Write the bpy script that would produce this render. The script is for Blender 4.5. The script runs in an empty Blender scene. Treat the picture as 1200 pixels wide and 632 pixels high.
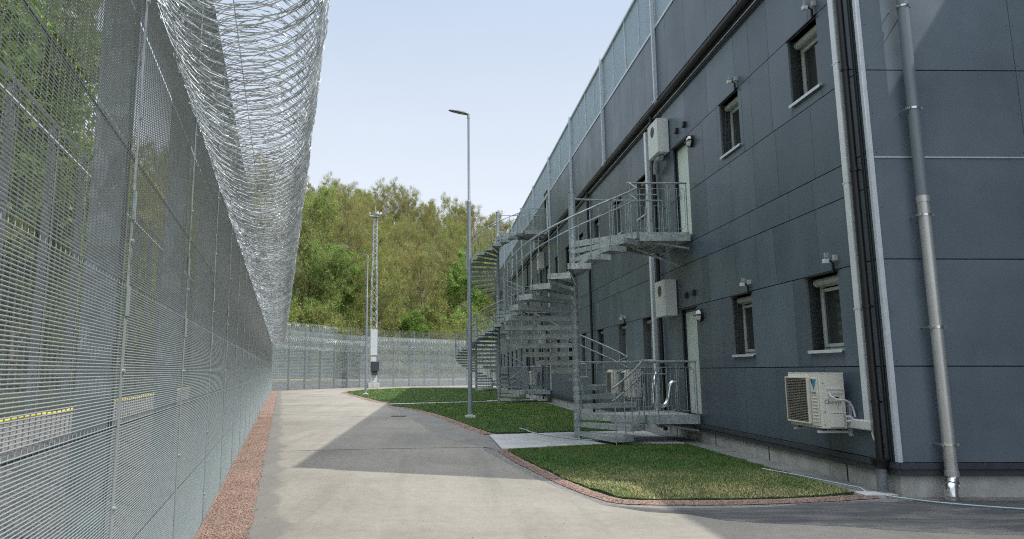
import bpy, math, random
from mathutils import Vector, Matrix, noise
R = random.Random(7)
pi = math.pi
scn = bpy.context.scene
col = scn.collection

# ------------------------------------------------------------------ mesh helper
class MB:
    def __init__(s): s.v = []; s.f = []; s.mi = []; s.cur = 0; s.sm = []; s.smooth = False
    def add(s, vs, fs):
        b = len(s.v); s.v += [tuple(p) for p in vs]
        for f in fs:
            s.f.append(tuple(b + i for i in f)); s.mi.append(s.cur); s.sm.append(s.smooth)
    def box(s, x0, x1, y0, y1, z0, z1):
        s.add([(x0,y0,z0),(x1,y0,z0),(x1,y1,z0),(x0,y1,z0),(x0,y0,z1),(x1,y0,z1),(x1,y1,z1),(x0,y1,z1)],
              [(0,3,2,1),(4,5,6,7),(0,1,5,4),(1,2,6,5),(2,3,7,6),(3,0,4,7)])
    def prism(s, poly, z0, z1):
        n = len(poly)
        s.add([(p[0],p[1],z0) for p in poly]+[(p[0],p[1],z1) for p in poly],
              [tuple(reversed(range(n))), tuple(range(n,2*n))]+[(i,(i+1)%n,n+(i+1)%n,n+i) for i in range(n)])
    def tube(s, pts, r, n=8, caps=True, smooth=True):
        pts = [Vector(p) for p in pts]; m = len(pts); vs = []; fs = []
        up = None
        for i, p in enumerate(pts):
            d = (pts[min(i+1,m-1)] - pts[max(i-1,0)])
            d = d.normalized() if d.length > 1e-9 else Vector((0,0,1))
            if up is None:
                up = Vector((0,0,1)) if abs(d.z) < .9 else Vector((1,0,0))
            a = d.cross(up)
            if a.length < 1e-4: a = d.cross(Vector((0.3,1,0.2)))
            a.normalize(); b = d.cross(a).normalized(); up = -b if False else a.cross(d).normalized()
            rr = r[i] if isinstance(r,(list,tuple)) else r
            for k in range(n):
                t = 2*pi*k/n + pi/n
                vs.append(p + a*(math.cos(t)*rr) + b*(math.sin(t)*rr))
        for i in range(m-1):
            for k in range(n):
                k2 = (k+1)%n
                fs.append((i*n+k, i*n+k2, (i+1)*n+k2, (i+1)*n+k))
        o = s.smooth; s.smooth = smooth; s.add(vs, fs); s.smooth = False
        if caps:
            s.add(vs[:n], [tuple(range(n))]); s.add(vs[-n:], [tuple(reversed(range(n)))])
        s.smooth = o
    def disc(s, c, ax, r, h, n=20):
        c = Vector(c); ax = Vector(ax).normalized(); s.tube([c, c+ax*h], r, n)
    def build(s, name, mat, parent=None, bevel=0, seg=2, tone=None):
        me = bpy.data.meshes.new(name)
        me.from_pydata(s.v, [], s.f)
        mats = mat if isinstance(mat,(list,tuple)) else [mat]
        for m in mats: me.materials.append(m)
        if len(mats) > 1: me.polygons.foreach_set('material_index', s.mi)
        if any(s.sm): me.polygons.foreach_set('use_smooth', s.sm)
        me.update()
        o = bpy.data.objects.new(name, me); col.objects.link(o)
        if parent: o.parent = parent
        if bevel:
            b = o.modifiers.new('b','BEVEL'); b.width = bevel; b.segments = seg; b.limit_method = 'ANGLE'
        return o

def empty(name, loc=(0,0,0), rz=0):
    o = bpy.data.objects.new(name, None); col.objects.link(o); o.location = loc; o.rotation_euler = (0,0,rz)
    o.empty_display_size = .2
    return o
def tag(o, label=None, cat=None, group=None, kind=None):
    if label: o['label'] = label
    if cat: o['category'] = cat
    if group: o['group'] = group
    if kind: o['kind'] = kind
    return o
def copy_tree(o, parent=None):
    c = o.copy(); col.objects.link(c)
    if parent is not None: c.parent = parent
    for ch in list(o.children): copy_tree(ch, c)
    return c

# ------------------------------------------------------------------ materials
def new_mat(name):
    m = bpy.data.materials.new(name); m.use_nodes = True
    nt = m.node_tree; return m, nt, nt.nodes['Principled BSDF']
def N(nt, t, **k):
    n = nt.nodes.new(t)
    for a, b in k.items():
        if a in n.inputs.keys() if hasattr(n.inputs,'keys') else False: n.inputs[a].default_value = b
        else: setattr(n, a, b)
    return n
def ramp(nt, src, stops):
    r = nt.nodes.new('ShaderNodeValToRGB'); nt.links.new(src, r.inputs[0])
    e = r.color_ramp.elements
    while len(e) < len(stops): e.new(.5)
    for i,(p,c) in enumerate(stops): e[i].position = p; e[i].color = (*c,1) if len(c)==3 else c
    return r
def noise_n(nt, scale, detail=4, rough=.55, vec=None, dist=0):
    n = nt.nodes.new('ShaderNodeTexNoise'); n.inputs['Scale'].default_value = scale; n.inputs['Detail'].default_value = detail
    n.inputs['Roughness'].default_value = rough; n.inputs['Distortion'].default_value = dist
    if vec is not None: nt.links.new(vec, n.inputs['Vector'])
    return n
def mapping(nt, coord='Object', scale=(1,1,1)):
    tc = nt.nodes.new('ShaderNodeTexCoord'); mp = nt.nodes.new('ShaderNodeMapping')
    mp.inputs['Scale'].default_value = scale; nt.links.new(tc.outputs[coord], mp.inputs['Vector']); return mp.outputs['Vector']
def mixc(nt, fac, a, b, mode='MIX'):
    m = nt.nodes.new('ShaderNodeMix'); m.data_type = 'RGBA'; m.blend_type = mode
    for i, x in ((0,fac),(6,a),(7,b)):
        if isinstance(x,(int,float)): m.inputs[i].default_value = x
        elif isinstance(x,(tuple,list)): m.inputs[i].default_value = (*x,1)
        else: nt.links.new(x, m.inputs[i])
    return m.outputs[2]
def bump(nt, src, strength, dist, p):
    b = nt.nodes.new('ShaderNodeBump'); b.inputs['Strength'].default_value = strength; b.inputs['Distance'].default_value = dist
    nt.links.new(src, b.inputs['Height']); nt.links.new(b.outputs[0], p.inputs['Normal'])

def simple(name, c, rough=.5, metal=0, var=.15, scale=6, spec=None, bs=0):
    m, nt, p = new_mat(name)
    n = noise_n(nt, scale, 5, .6, mapping(nt))
    lo = tuple(x*(1-var) for x in c); hi = tuple(min(1,x*(1+var)) for x in c)
    r = ramp(nt, n.outputs[0], [(.3,lo),(.7,hi)])
    nt.links.new(r.outputs[0], p.inputs['Base Color'])
    p.inputs['Roughness'].default_value = rough; p.inputs['Metallic'].default_value = metal
    if spec is not None: p.inputs['Specular IOR Level'].default_value = spec
    if bs: bump(nt, noise_n(nt, scale*12, 3).outputs[0], bs, .01, p)
    return m

def galv(name, c, rough=.45, metal=.55, scale=14):
    m, nt, p = new_mat(name)
    v = mapping(nt)
    vo = nt.nodes.new('ShaderNodeTexVoronoi'); vo.inputs['Scale'].default_value = scale*3; nt.links.new(v, vo.inputs['Vector'])
    n = noise_n(nt, scale*.25, 5, .6, v)
    a = ramp(nt, n.outputs[0], [(.3,tuple(x*.75 for x in c)),(.72,tuple(x*1.2 for x in c))])
    s = nt.nodes.new('ShaderNodeSeparateColor'); nt.links.new(vo.outputs['Color'], s.inputs[0])
    b = ramp(nt, s.outputs[0], [(0,(.68,.68,.68)),(1,(1.22,1.22,1.22))])
    nt.links.new(mixc(nt, 1.0, a.outputs[0], b.outputs[0], 'MULTIPLY'), p.inputs['Base Color'])
    p.inputs['Metallic'].default_value = metal; p.inputs['Roughness'].default_value = rough
    return m

def clad_mat(name, c):
    m, nt, p = new_mat(name)
    v = mapping(nt)
    at = nt.nodes.new('ShaderNodeAttribute'); at.attribute_name = 'tone'
    fine = noise_n(nt, 60, 4, .7, v); big = noise_n(nt, .9, 5, .6, v)
    st = noise_n(nt, 1.2, 3, .5, mapping(nt, 'Object', (1,1,.5)))
    a = ramp(nt, big.outputs[0], [(.3,tuple(x*.88 for x in c)),(.7,tuple(x*1.12 for x in c))])
    b = ramp(nt, fine.outputs[0], [(.35,(.955,)*3),(.65,(1.045,)*3)])
    d = ramp(nt, st.outputs[0], [(.35,(.92,.92,.93)),(.7,(1.1,1.09,1.07))])
    t = ramp(nt, at.outputs['Fac'], [(0,(.82,.83,.84)),(1,(1.22,1.20,1.18))])
    x = mixc(nt, 1, a.outputs[0], b.outputs[0], 'MULTIPLY'); x = mixc(nt, 1, x, d.outputs[0], 'MULTIPLY'); x = mixc(nt, 1, x, t.outputs[0], 'MULTIPLY')
    # sparse pale specks (screw marks, dust)
    vo = nt.nodes.new('ShaderNodeTexVoronoi'); vo.inputs['Scale'].default_value = 4.5; nt.links.new(v, vo.inputs['Vector'])
    sp = ramp(nt, vo.outputs['Distance'], [(.0,(1,1,1)),(.028,(0,0,0))])
    x = mixc(nt, sp.outputs[0], x, tuple(q*1.7 for q in c))
    nt.links.new(x, p.inputs['Base Color'])
    rr = ramp(nt, big.outputs[0], [(.3,(.30,)*3),(.7,(.44,)*3)]); nt.links.new(rr.outputs[0], p.inputs['Roughness'])
    bump(nt, fine.outputs[0], .12, .004, p)
    return m

def leaf_mat(name, c1, c2, trans=.3):
    m, nt, p = new_mat(name)
    n = noise_n(nt, 1.1, 4, .6, mapping(nt)); 
    oi = nt.nodes.new('ShaderNodeObjectInfo')
    r = ramp(nt, n.outputs[0], [(.35,c1),(.65,c2)])
    h = nt.nodes.new('ShaderNodeHueSaturation')
    mr = nt.nodes.new('ShaderNodeMapRange'); mr.inputs[3].default_value = .492; mr.inputs[4].default_value = .508
    nt.links.new(oi.outputs['Random'], mr.inputs[0]); nt.links.new(mr.outputs[0], h.inputs['Hue'])
    mv = nt.nodes.new('ShaderNodeMapRange'); mv.inputs[3].default_value = .85; mv.inputs[4].default_value = 1.18
    w = nt.nodes.new('ShaderNodeMath'); w.operation = 'FRACT'; w2 = nt.nodes.new('ShaderNodeMath'); w2.operation='MULTIPLY'; w2.inputs[1].default_value = 7.31
    nt.links.new(oi.outputs['Random'], w2.inputs[0]); nt.links.new(w2.outputs[0], w.inputs[0]); nt.links.new(w.outputs[0], mv.inputs[0])
    nt.links.new(mv.outputs[0], h.inputs['Value'])
    nt.links.new(r.outputs[0], h.inputs['Color']); nt.links.new(h.outputs[0], p.inputs['Base Color'])
    p.inputs['Roughness'].default_value = .6; p.inputs['Specular IOR Level'].default_value = .2
    tr = nt.nodes.new('ShaderNodeBsdfTranslucent'); nt.links.new(h.outputs[0], tr.inputs[0])
    mx = nt.nodes.new('ShaderNodeMixShader'); mx.inputs[0].default_value = trans
    nt.links.new(p.outputs[0], mx.inputs[1]); nt.links.new(tr.outputs[0], mx.inputs[2])
    nt.links.new(mx.outputs[0], nt.nodes['Material Output'].inputs[0])
    return m

M = {}
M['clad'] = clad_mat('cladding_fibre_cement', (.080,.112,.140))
M['clad_end'] = clad_mat('cladding_end_wall', (.120,.153,.185))  # same panels as the long wall, colour lightened in place of missing light
M['gap'] = simple('dark_backing', (.012,.013,.015), .9)
M['trim'] = simple('light_trim', (.60,.64,.68), .38, .3, var=.08)
M['darktrim'] = simple('dark_trim', (.05,.056,.066), .45)
M['reveal'] = simple('reveal_trim', (.13,.15,.155), .5)
M['black'] = simple('black_pvc', (.008,.009,.010), .4)
M['white'] = simple('white_plastic', (.62,.64,.64), .4, var=.06)
M['duct'] = simple('pale_duct', (.68,.72,.74), .35, .2, var=.08, scale=2)
M['frame'] = simple('window_frame_paint', (.40,.44,.415), .4, var=.05)
M['door'] = simple('door_paint', (.60,.67,.60), .4, var=.04, scale=2)
M['galv'] = galv('galvanised_steel', (.36,.41,.42), .5, .4)
M['galvd'] = galv('galvanised_tread', (.42,.465,.45), .6, .2)
M['wire'] = simple('fence_wire', (.31,.36,.365), .42, .35, var=.05, scale=1)
M['wire_dull'] = simple('weathered_wire', (.13,.15,.15), .6, .2, var=.1, scale=1)
M['post'] = galv('fence_post_steel', (.30,.34,.35), .5, .4, 5)
M['razor'] = galv('razor_wire_steel', (.47,.505,.51), .42, .5, 3)
M['pole'] = simple('lamp_pole_steel', (.34,.39,.43), .42, .4, var=.1, scale=2)
M['pipe'] = simple('bare_zinc_pipe', (.56,.56,.54), .36, .6, var=.1, scale=3)
M['foil'] = simple('foil_jacket', (.8,.8,.8), .2, 1.0, var=.1)
M['lamp_head'] = simple('lamp_head_grey', (.06,.065,.06), .45)
M['lamp_cover'] = simple('milky_cover', (.7,.72,.72), .25, var=.03)
M['led'] = simple('lens_panel', (.45,.42,.36), .2)
M['ac'] = simple('outdoor_unit_paint', (.64,.63,.555), .45, var=.05, scale=3)
M['acw'] = simple('indoor_white_box', (.62,.66,.62), .4, var=.05)
M['dark'] = simple('dark_inside', (.02,.022,.022), .6)
M['blue'] = simple('blue_mark', (.03,.22,.42), .4, var=.02)
M['ink'] = simple('marker_ink', (.10,.10,.19), .5, var=.3)
M['yellow'] = simple('yellow_hose', (.60,.50,.10), .5, var=.1)
M['green'] = simple('green_hose', (.03,.42,.22), .5)
M['hose'] = simple('pale_hose', (.36,.48,.50), .45)
M['bark'] = simple('bark', (.20,.175,.125), .9, var=.4, scale=3)
M['screen'] = simple('screen_steel', (.36,.46,.52), .5, .25, var=.08, scale=1)

def glass_mat():
    m, nt, p = new_mat('window_glass')
    n = noise_n(nt, 2.2, 2, .5, mapping(nt)); r = ramp(nt, n.outputs[0], [(.35,(.012,.014,.014)),(.65,(.03,.036,.034))])
    nt.links.new(r.outputs[0], p.inputs['Base Color']); p.inputs['Roughness'].default_value = .06; p.inputs['Specular IOR Level'].default_value = .8
    bump(nt, n.outputs[0], .05, .01, p)
    return m
M['glass'] = glass_mat()

def concrete(name, c, var=.18, scale=3):
    m, nt, p = new_mat(name)
    v = mapping(nt)
    a = noise_n(nt, scale, 8, .7, v); f = noise_n(nt, 90, 4, .7, v); st = noise_n(nt, 1.4, 5, .6, mapping(nt,'Object',(2,2,.5)))
    r = ramp(nt, a.outputs[0], [(.25,tuple(x*(1-var*1.6) for x in c)),(.5,c),(.75,tuple(x*(1+var) for x in c))])
    g = ramp(nt, f.outputs[0], [(.3,(.86,)*3),(.7,(1.12,)*3)]); s = ramp(nt, st.outputs[0], [(.3,(.8,.79,.77)),(.6,(1.05,)*3)])
    x = mixc(nt,1,r.outputs[0],g.outputs[0],'MULTIPLY'); x = mixc(nt,1,x,s.outputs[0],'MULTIPLY')
    nt.links.new(x, p.inputs['Base Color']); p.inputs['Roughness'].default_value = .85
    bump(nt, f.outputs[0], .3, .004, p)
    return m
M['conc'] = concrete('foundation_concrete', (.46,.465,.44))
M['slab'] = concrete('slab_concrete', (.44,.45,.44), .10)
M['paver'] = concrete('paver_concrete', (.20,.205,.20))

def gravel(name, c1, c2, c3, scale=55):
    m, nt, p = new_mat(name)
    v = mapping(nt)
    vo = nt.nodes.new('ShaderNodeTexVoronoi'); vo.inputs['Scale'].default_value = scale; nt.links.new(v, vo.inputs['Vector'])
    s = nt.nodes.new('ShaderNodeSeparateColor'); nt.links.new(vo.outputs['Color'], s.inputs[0])
    r = ramp(nt, s.outputs[0], [(0,c1),(.5,c2),(1,c3)])
    b = noise_n(nt, 1.3, 6, .65, v); g = ramp(nt, b.outputs[0], [(.3,(.78,)*3),(.7,(1.2,)*3)])
    nt.links.new(mixc(nt,1,r.outputs[0],g.outputs[0],'MULTIPLY'), p.inputs['Base Color']); p.inputs['Roughness'].default_value = .9
    bump(nt, vo.outputs['Distance'], .8, .015, p)
    return m
M['redgravel'] = gravel('red_gravel', (.20,.128,.098), (.265,.175,.138), (.34,.25,.205), 62)
M['greygravel'] = gravel('grey_gravel', (.08,.075,.07), (.15,.138,.13), (.26,.235,.225), 35)

def road_mat():
    m, nt, p = new_mat('dusty_asphalt')
    v = mapping(nt); vs = mapping(nt,'Object',(1.6,.12,1))
    a = noise_n(nt, .35, 7, .62, v, .4); st = noise_n(nt, 1.1, 6, .65, vs, .3); f = noise_n(nt, 130, 3, .7, v); md = noise_n(nt, 7, 8, .78, v)
    base = ramp(nt, a.outputs[0], [(.3,(.20,.187,.160)),(.5,(.256,.239,.203)),(.7,(.305,.283,.24))])
    x = mixc(nt,1,base.outputs[0], ramp(nt, st.outputs[0], [(.28,(.78,)*3),(.45,(.97,)*3),(.72,(1.08,)*3)]).outputs[0],'MULTIPLY')
    x = mixc(nt,1,x, ramp(nt, md.outputs[0], [(.3,(.84,)*3),(.7,(1.10,)*3)]).outputs[0],'MULTIPLY')
    x = mixc(nt,1,x, ramp(nt, f.outputs[0], [(.32,(.68,)*3),(.68,(1.22,)*3)]).outputs[0],'MULTIPLY')
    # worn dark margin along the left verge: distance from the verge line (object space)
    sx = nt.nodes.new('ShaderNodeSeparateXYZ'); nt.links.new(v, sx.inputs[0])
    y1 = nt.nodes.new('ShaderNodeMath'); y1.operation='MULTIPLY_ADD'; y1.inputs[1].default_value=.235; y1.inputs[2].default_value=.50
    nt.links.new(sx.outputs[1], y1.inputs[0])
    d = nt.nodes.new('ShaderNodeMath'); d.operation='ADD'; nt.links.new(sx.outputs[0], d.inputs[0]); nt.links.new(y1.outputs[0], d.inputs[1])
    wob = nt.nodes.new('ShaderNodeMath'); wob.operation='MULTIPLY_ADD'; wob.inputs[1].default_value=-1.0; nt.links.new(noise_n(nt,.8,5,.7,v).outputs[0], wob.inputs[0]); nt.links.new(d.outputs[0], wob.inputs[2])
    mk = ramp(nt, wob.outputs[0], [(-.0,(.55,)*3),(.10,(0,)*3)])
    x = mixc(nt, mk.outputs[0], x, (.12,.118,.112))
    # fine cracks / worn joint
    nt.links.new(x, p.inputs['Base Color']); p.inputs['Roughness'].default_value = .88
    bump(nt, f.outputs[0], .5, .004, p)
    return m
M['road'] = road_mat()
def fresh_asphalt():
    m, nt, p = new_mat('fresh_asphalt')
    v = mapping(nt)
    f = noise_n(nt, 150, 3, .7, v); a = noise_n(nt, 1.5, 7, .7, mapping(nt,'Object',(.5,2,1)), .6)
    r = ramp(nt, a.outputs[0], [(.28,(.04,.041,.043)),(.48,(.07,.071,.073)),(.6,(.13,.127,.12)),(.75,(.19,.182,.165))])
    sx = nt.nodes.new('ShaderNodeSeparateXYZ'); nt.links.new(v, sx.inputs[0])
    m1 = nt.nodes.new('ShaderNodeMath'); m1.operation='MULTIPLY_ADD'; m1.inputs[1].default_value=.156; nt.links.new(sx.outputs[0], m1.inputs[0]); nt.links.new(sx.outputs[1], m1.inputs[2])
    m2 = nt.nodes.new('ShaderNodeMath'); m2.operation='MULTIPLY_ADD'; m2.inputs[1].default_value=1.1; nt.links.new(noise_n(nt,2.6,7,.7,v).outputs[0], m2.inputs[0]); nt.links.new(m1.outputs[0], m2.inputs[2])
    m3 = nt.nodes.new('ShaderNodeMath'); m3.operation='SUBTRACT'; m3.inputs[1].default_value=7.75; nt.links.new(m2.outputs[0], m3.inputs[0])
    dust = ramp(nt, m3.outputs[0], [(0,(1,)*3),(.5,(0,)*3)])
    cc = mixc(nt, dust.outputs[0], r.outputs[0], (.275,.255,.215))
    nt.links.new(mixc(nt,1,cc, ramp(nt,f.outputs[0],[(.3,(.66,)*3),(.7,(1.3,)*3)]).outputs[0],'MULTIPLY'), p.inputs['Base Color'])
    p.inputs['Roughness'].default_value=.8; bump(nt, f.outputs[0], .8, .006, p)
    return m
M['fresh'] = fresh_asphalt()
def soil_mat(name, c1, c2, c3, sc=.4):
    m, nt, p = new_mat(name); v = mapping(nt)
    a = noise_n(nt, sc, 8, .7, v); f = noise_n(nt, 9, 5, .7, v)
    r = ramp(nt, a.outputs[0], [(.3,c1),(.5,c2),(.7,c3)])
    nt.links.new(mixc(nt,1,r.outputs[0], ramp(nt,f.outputs[0],[(.3,(.6,)*3),(.7,(1.3,)*3)]).outputs[0],'MULTIPLY'), p.inputs['Base Color'])
    p.inputs['Roughness'].default_value=.95; bump(nt, f.outputs[0], .8, .08, p); return m
M['forest'] = soil_mat('forest_floor', (.045,.065,.022), (.075,.08,.035), (.11,.10,.055))
M['yard'] = soil_mat('yard_gravel', (.17,.165,.155), (.22,.21,.195), (.27,.26,.235))
M['turf'] = soil_mat('turf_soil', (.028,.055,.014), (.04,.075,.018), (.06,.085,.025), 1.5)

def grass_mat(name, dry):
    m, nt, p = new_mat(name); v = mapping(nt)
    a = noise_n(nt, .9, 6, .65, v, .3); b = noise_n(nt, 8, 3, .6, v)
    if dry: r = ramp(nt, a.outputs[0], [(.34,(.07,.16,.03)),(.48,(.13,.20,.045)),(.62,(.32,.30,.12))])
    else: r = ramp(nt, a.outputs[0], [(.3,(.065,.16,.028)),(.5,(.105,.20,.04)),(.62,(.20,.24,.08)),(.75,(.32,.30,.14))])
    if dry:
        sx = nt.nodes.new('ShaderNodeSeparateXYZ'); nt.links.new(v, sx.inputs[0])
        mr = nt.nodes.new('ShaderNodeMapRange'); mr.inputs[1].default_value=11.2; mr.inputs[2].default_value=9.0
        ad = nt.nodes.new('ShaderNodeMath'); ad.operation='MULTIPLY_ADD'; ad.inputs[1].default_value=2.2; nt.links.new(noise_n(nt,.7,4,.6,v).outputs[0], ad.inputs[0]); 
        sb = nt.nodes.new('ShaderNodeMath'); sb.operation='SUBTRACT'; nt.links.new(sx.outputs[1], ad.inputs[2]); nt.links.new(ad.outputs[0], sb.inputs[0]); sb.inputs[1].default_value=1.1
        nt.links.new(sb.outputs[0], mr.inputs[0])
        x = mixc(nt, mr.outputs[0], ramp(nt, a.outputs[0], [(.4,(.06,.15,.028)),(.65,(.13,.19,.05))]).outputs[0], ramp(nt, a.outputs[0], [(.34,(.18,.24,.065)),(.6,(.50,.44,.22))]).outputs[0])
    else: x = r.outputs[0]
    nt.links.new(mixc(nt,1,x, ramp(nt,b.outputs[0],[(.3,(.75,)*3),(.7,(1.25,)*3)]).outputs[0],'MULTIPLY'), p.inputs['Base Color'])
    p.inputs['Roughness'].default_value=.6; p.inputs['Specular IOR Level'].default_value=.25; return m
M['grass_dry'] = grass_mat('grass_partly_dry', True); M['grass'] = grass_mat('grass_fresh', False)

# ------------------------------------------------------------------ camera
PITCH = math.atan(119/800)
cam = bpy.data.cameras.new('camera'); co = bpy.data.objects.new('camera', cam); col.objects.link(co)
cam.sensor_width = 36; cam.lens = 24; cam.shift_x = 80/1200; cam.clip_end = 2000; cam.clip_start = .05
co.location = (0,0,1.5); co.rotation_euler = (pi/2+PITCH,0,0); scn.camera = co

# ------------------------------------------------------------------ light
SD = Vector((7.84,-2.55,11.85)).normalized()
sun = bpy.data.lights.new('sun','SUN'); sun.energy = 4.0; sun.angle = math.radians(.5); sun.color = (1,.955,.89)
so = bpy.data.objects.new('sun', sun); col.objects.link(so); so.rotation_euler = SD.to_track_quat('Z','Y').to_euler(); so.location = SD*60
w = bpy.data.worlds.new('World'); scn.world = w; w.use_nodes = True
nt = w.node_tree; bg = nt.nodes['Background']
sky = nt.nodes.new('ShaderNodeTexSky'); sky.sky_type = 'NISHITA'; sky.sun_disc = False
sky.sun_elevation = math.asin(SD.z); sky.sun_rotation = math.atan2(SD.x, SD.y)
sky.air_density = 1.0; sky.dust_density = 3.0; sky.ozone_density = 1.2; sky.altitude = 100
# thin high cloud veil in the real sky directions
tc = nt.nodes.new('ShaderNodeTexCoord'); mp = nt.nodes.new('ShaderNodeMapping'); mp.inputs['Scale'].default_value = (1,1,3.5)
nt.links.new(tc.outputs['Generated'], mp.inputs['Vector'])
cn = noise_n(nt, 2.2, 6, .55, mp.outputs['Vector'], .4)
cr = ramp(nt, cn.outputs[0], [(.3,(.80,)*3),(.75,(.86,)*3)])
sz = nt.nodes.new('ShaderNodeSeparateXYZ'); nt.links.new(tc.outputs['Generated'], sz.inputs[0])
# pale blue haze low down, unseen brightening added from about 35 degrees up to the zenith as shade fill
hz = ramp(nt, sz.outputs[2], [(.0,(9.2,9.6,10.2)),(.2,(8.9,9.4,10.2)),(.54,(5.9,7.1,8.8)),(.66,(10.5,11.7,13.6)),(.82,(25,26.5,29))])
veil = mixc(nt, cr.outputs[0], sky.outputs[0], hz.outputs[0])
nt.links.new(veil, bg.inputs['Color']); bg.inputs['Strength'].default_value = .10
vs = scn.view_settings; vs.view_transform = 'Standard'; vs.look = 'None'; vs.exposure = 0.14; vs.gamma = 1
scn.cycles.use_denoising = False; scn.cycles.pixel_filter_type = 'BLACKMAN_HARRIS'; scn.cycles.filter_width = 1.15; scn.cycles.sample_clamp_indirect = 4; scn.cycles.use_adaptive_sampling = False
scn.cycles.max_bounces = 6; scn.cycles.transparent_max_bounces = 8

# ------------------------------------------------------------------ fence line geometry
U = Vector((-.2288,.9735,0)).normalized()
def on_fence(Y): return Vector((-.732-.235*Y, Y, 0))
F0 = on_fence(-40); C1 = on_fence(3.13+1.93*26); C2 = Vector((-7.9,65.5,0)); C3 = Vector((13.0,83.5,0)); C4 = Vector((120,176,0))
LINE = [F0, C1, C2, C3, C4]
def outn(a, b):
    d = (b-a).normalized(); return Vector((-d.y, d.x, 0))
def offset_line(d):
    out = []
    for i, p in enumerate(LINE):
        if i == 0: out.append(p + outn(LINE[0],LINE[1])*d)
        elif i == len(LINE)-1: out.append(p + outn(LINE[-2],LINE[-1])*d)
        else:
            n1 = outn(LINE[i-1],p); n2 = outn(p,LINE[i+1]); m = (n1+n2).normalized(); out.append(p + m*(d/m.dot(n1)))
    return out
def sdist(x, y):
    p = Vector((x,y,0)); best = 1e9; sg = 1
    for a, b in zip(LINE[:-1], LINE[1:]):
        ab = b-a; t = max(0,min(1,(p-a).dot(ab)/ab.length_squared)); q = a+ab*t; dd = (p-q).length
        if dd < best: best = dd; sg = 1 if (p-q).dot(outn(a,b)) > 0 else -1
    return best*sg
def hgt(d, x=-60):
    h = .7*min(1,max(0,d)/3.3)
    if d > 9:
        e = min(d,92)-9; h += e*.40*(1 - .12*math.sin(e*.09))*(1+.08*max(0,min(1,(x+22)/28)))
    if d > 92: h += (d-92)*.05
    return h

# ------------------------------------------------------------------ ground
g = MB()
offs = [0,.6,1.5,2.5,3.3,3.6,5,7,9,12,16,21,27,34,42,52,62,74,86,100,140,220,400]
rows = []
for d in offs:
    ol = offset_line(d); row = []
    for a, b in zip(ol[:-1], ol[1:]):
        n = 14
        for k in range(n):
            p = a.lerp(b, k/n); row.append(p)
    row.append(ol[-1])
    rows.append([(p.x,p.y,hgt(d,p.x)+(noise.noise(Vector((p.x*.05,p.y*.05,0)))*(1.6 if d>12 else 0))-.006) for p in row])
nr = len(rows[0]); g.add([p for r_ in rows for p in r_], [])
for i in range(len(rows)-1):
    for k in range(nr-1):
        g.f.append((i*nr+k, i*nr+k+1, (i+1)*nr+k+1, (i+1)*nr+k)); g.mi.append(1 if offs[i] < 3.5 else 2); g.sm.append(True)
g.cur = 0
inner = [(p[0],p[1],-.006) for p in rows[0]]
g.add(inner + [(400,176,-.006),(400,-250,-.006),(-60,-250,-.006),(-60,-40.5,-.006)], [tuple(reversed(range(nr+4)))])
tag(g.build('ground', [M['yard'], M['greygravel'], M['forest']]), kind='structure')

def sheet(name, poly, z, mat, th=None, **k):
    m = MB()
    if th: m.prism(poly, z-th, z)
    else: m.add([(x,y,z) for x,y in poly], [tuple(range(len(poly)))])
    o = m.build(name, mat); tag(o, kind='structure'); return o
def wobble(poly, amp=.035, step=.35, seed=0):
    out = []; rr = random.Random(seed)
    for i,(a,b) in enumerate(zip(poly, poly[1:]+poly[:1])):
        a = Vector(a); b = Vector(b); n = max(1,int((b-a).length/step)); nn = Vector((-(b-a).y,(b-a).x)).normalized()
        for k in range(n):
            p = a.lerp(b,k/n)
            if k: p = p + nn*rr.uniform(-amp,amp)
            out.append((p.x,p.y))
    return out
def smooth_poly(pts, it=2, closed=True):
    for _ in range(it):
        q = []
        n = len(pts)
        for i in range(n if closed else n-1):
            a = Vector(pts[i]); b = Vector(pts[(i+1)%n]); q += [tuple(a.lerp(b,.25)), tuple(a.lerp(b,.75))]
        if not closed: q = [pts[0]] + q + [pts[-1]]
        pts = q
    return pts
def foot(Y, o): return (-.732-.235*Y+o, Y)
# road sheet
roadp = [foot(-12,.45), foot(-4,.47), foot(6,.47), foot(20,.47), foot(40,.42), foot(50,.4), (-12.2,53.6), (-7.4,64.4), (-6.2,65.8), (0,71.2), (9,78.9), (14,78), (5.6,70),
         (-4.6,60.6),(-6.6,56.0),(-7.2,50),(-5.6,44),(-3.2,34.5),(-2.4,31.3),(-.8,26),(.3,20.5),(.8,17),(.78,13.3),(1.28,10),(1.8,8.05),(2.7,7.9),(7.5,8.0),(30,8.0),(30,-12)]
sheet('road', roadp, 0, M['road'])
fr = wobble([(1.78,8.07),(2.7,7.85),(5.5,8.3),(9.6,8.5),(9.6,6.1),(7.0,6.35),(4.6,6.7),(3.2,7.1),(2.2,7.65)], .09, .3, 4)
sheet('asphalt_patch', fr, .002, M['fresh'])
fr2 = wobble([(-2.3,30.6),(-.7,26.1),(.35,20.3),(.95,17.0),(1.0,13.6),(.7,14.2),(-.1,16.0),(-.7,20.2),(-1.6,25.8),(-2.6,30.3)], .05, .6, 5)
def halfmix():
    m = concrete('older_asphalt_patch', (.195,.187,.170), .12, .8); return m
M['old'] = halfmix()
sheet('asphalt_margin', fr2, .002, M['old'])
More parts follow.
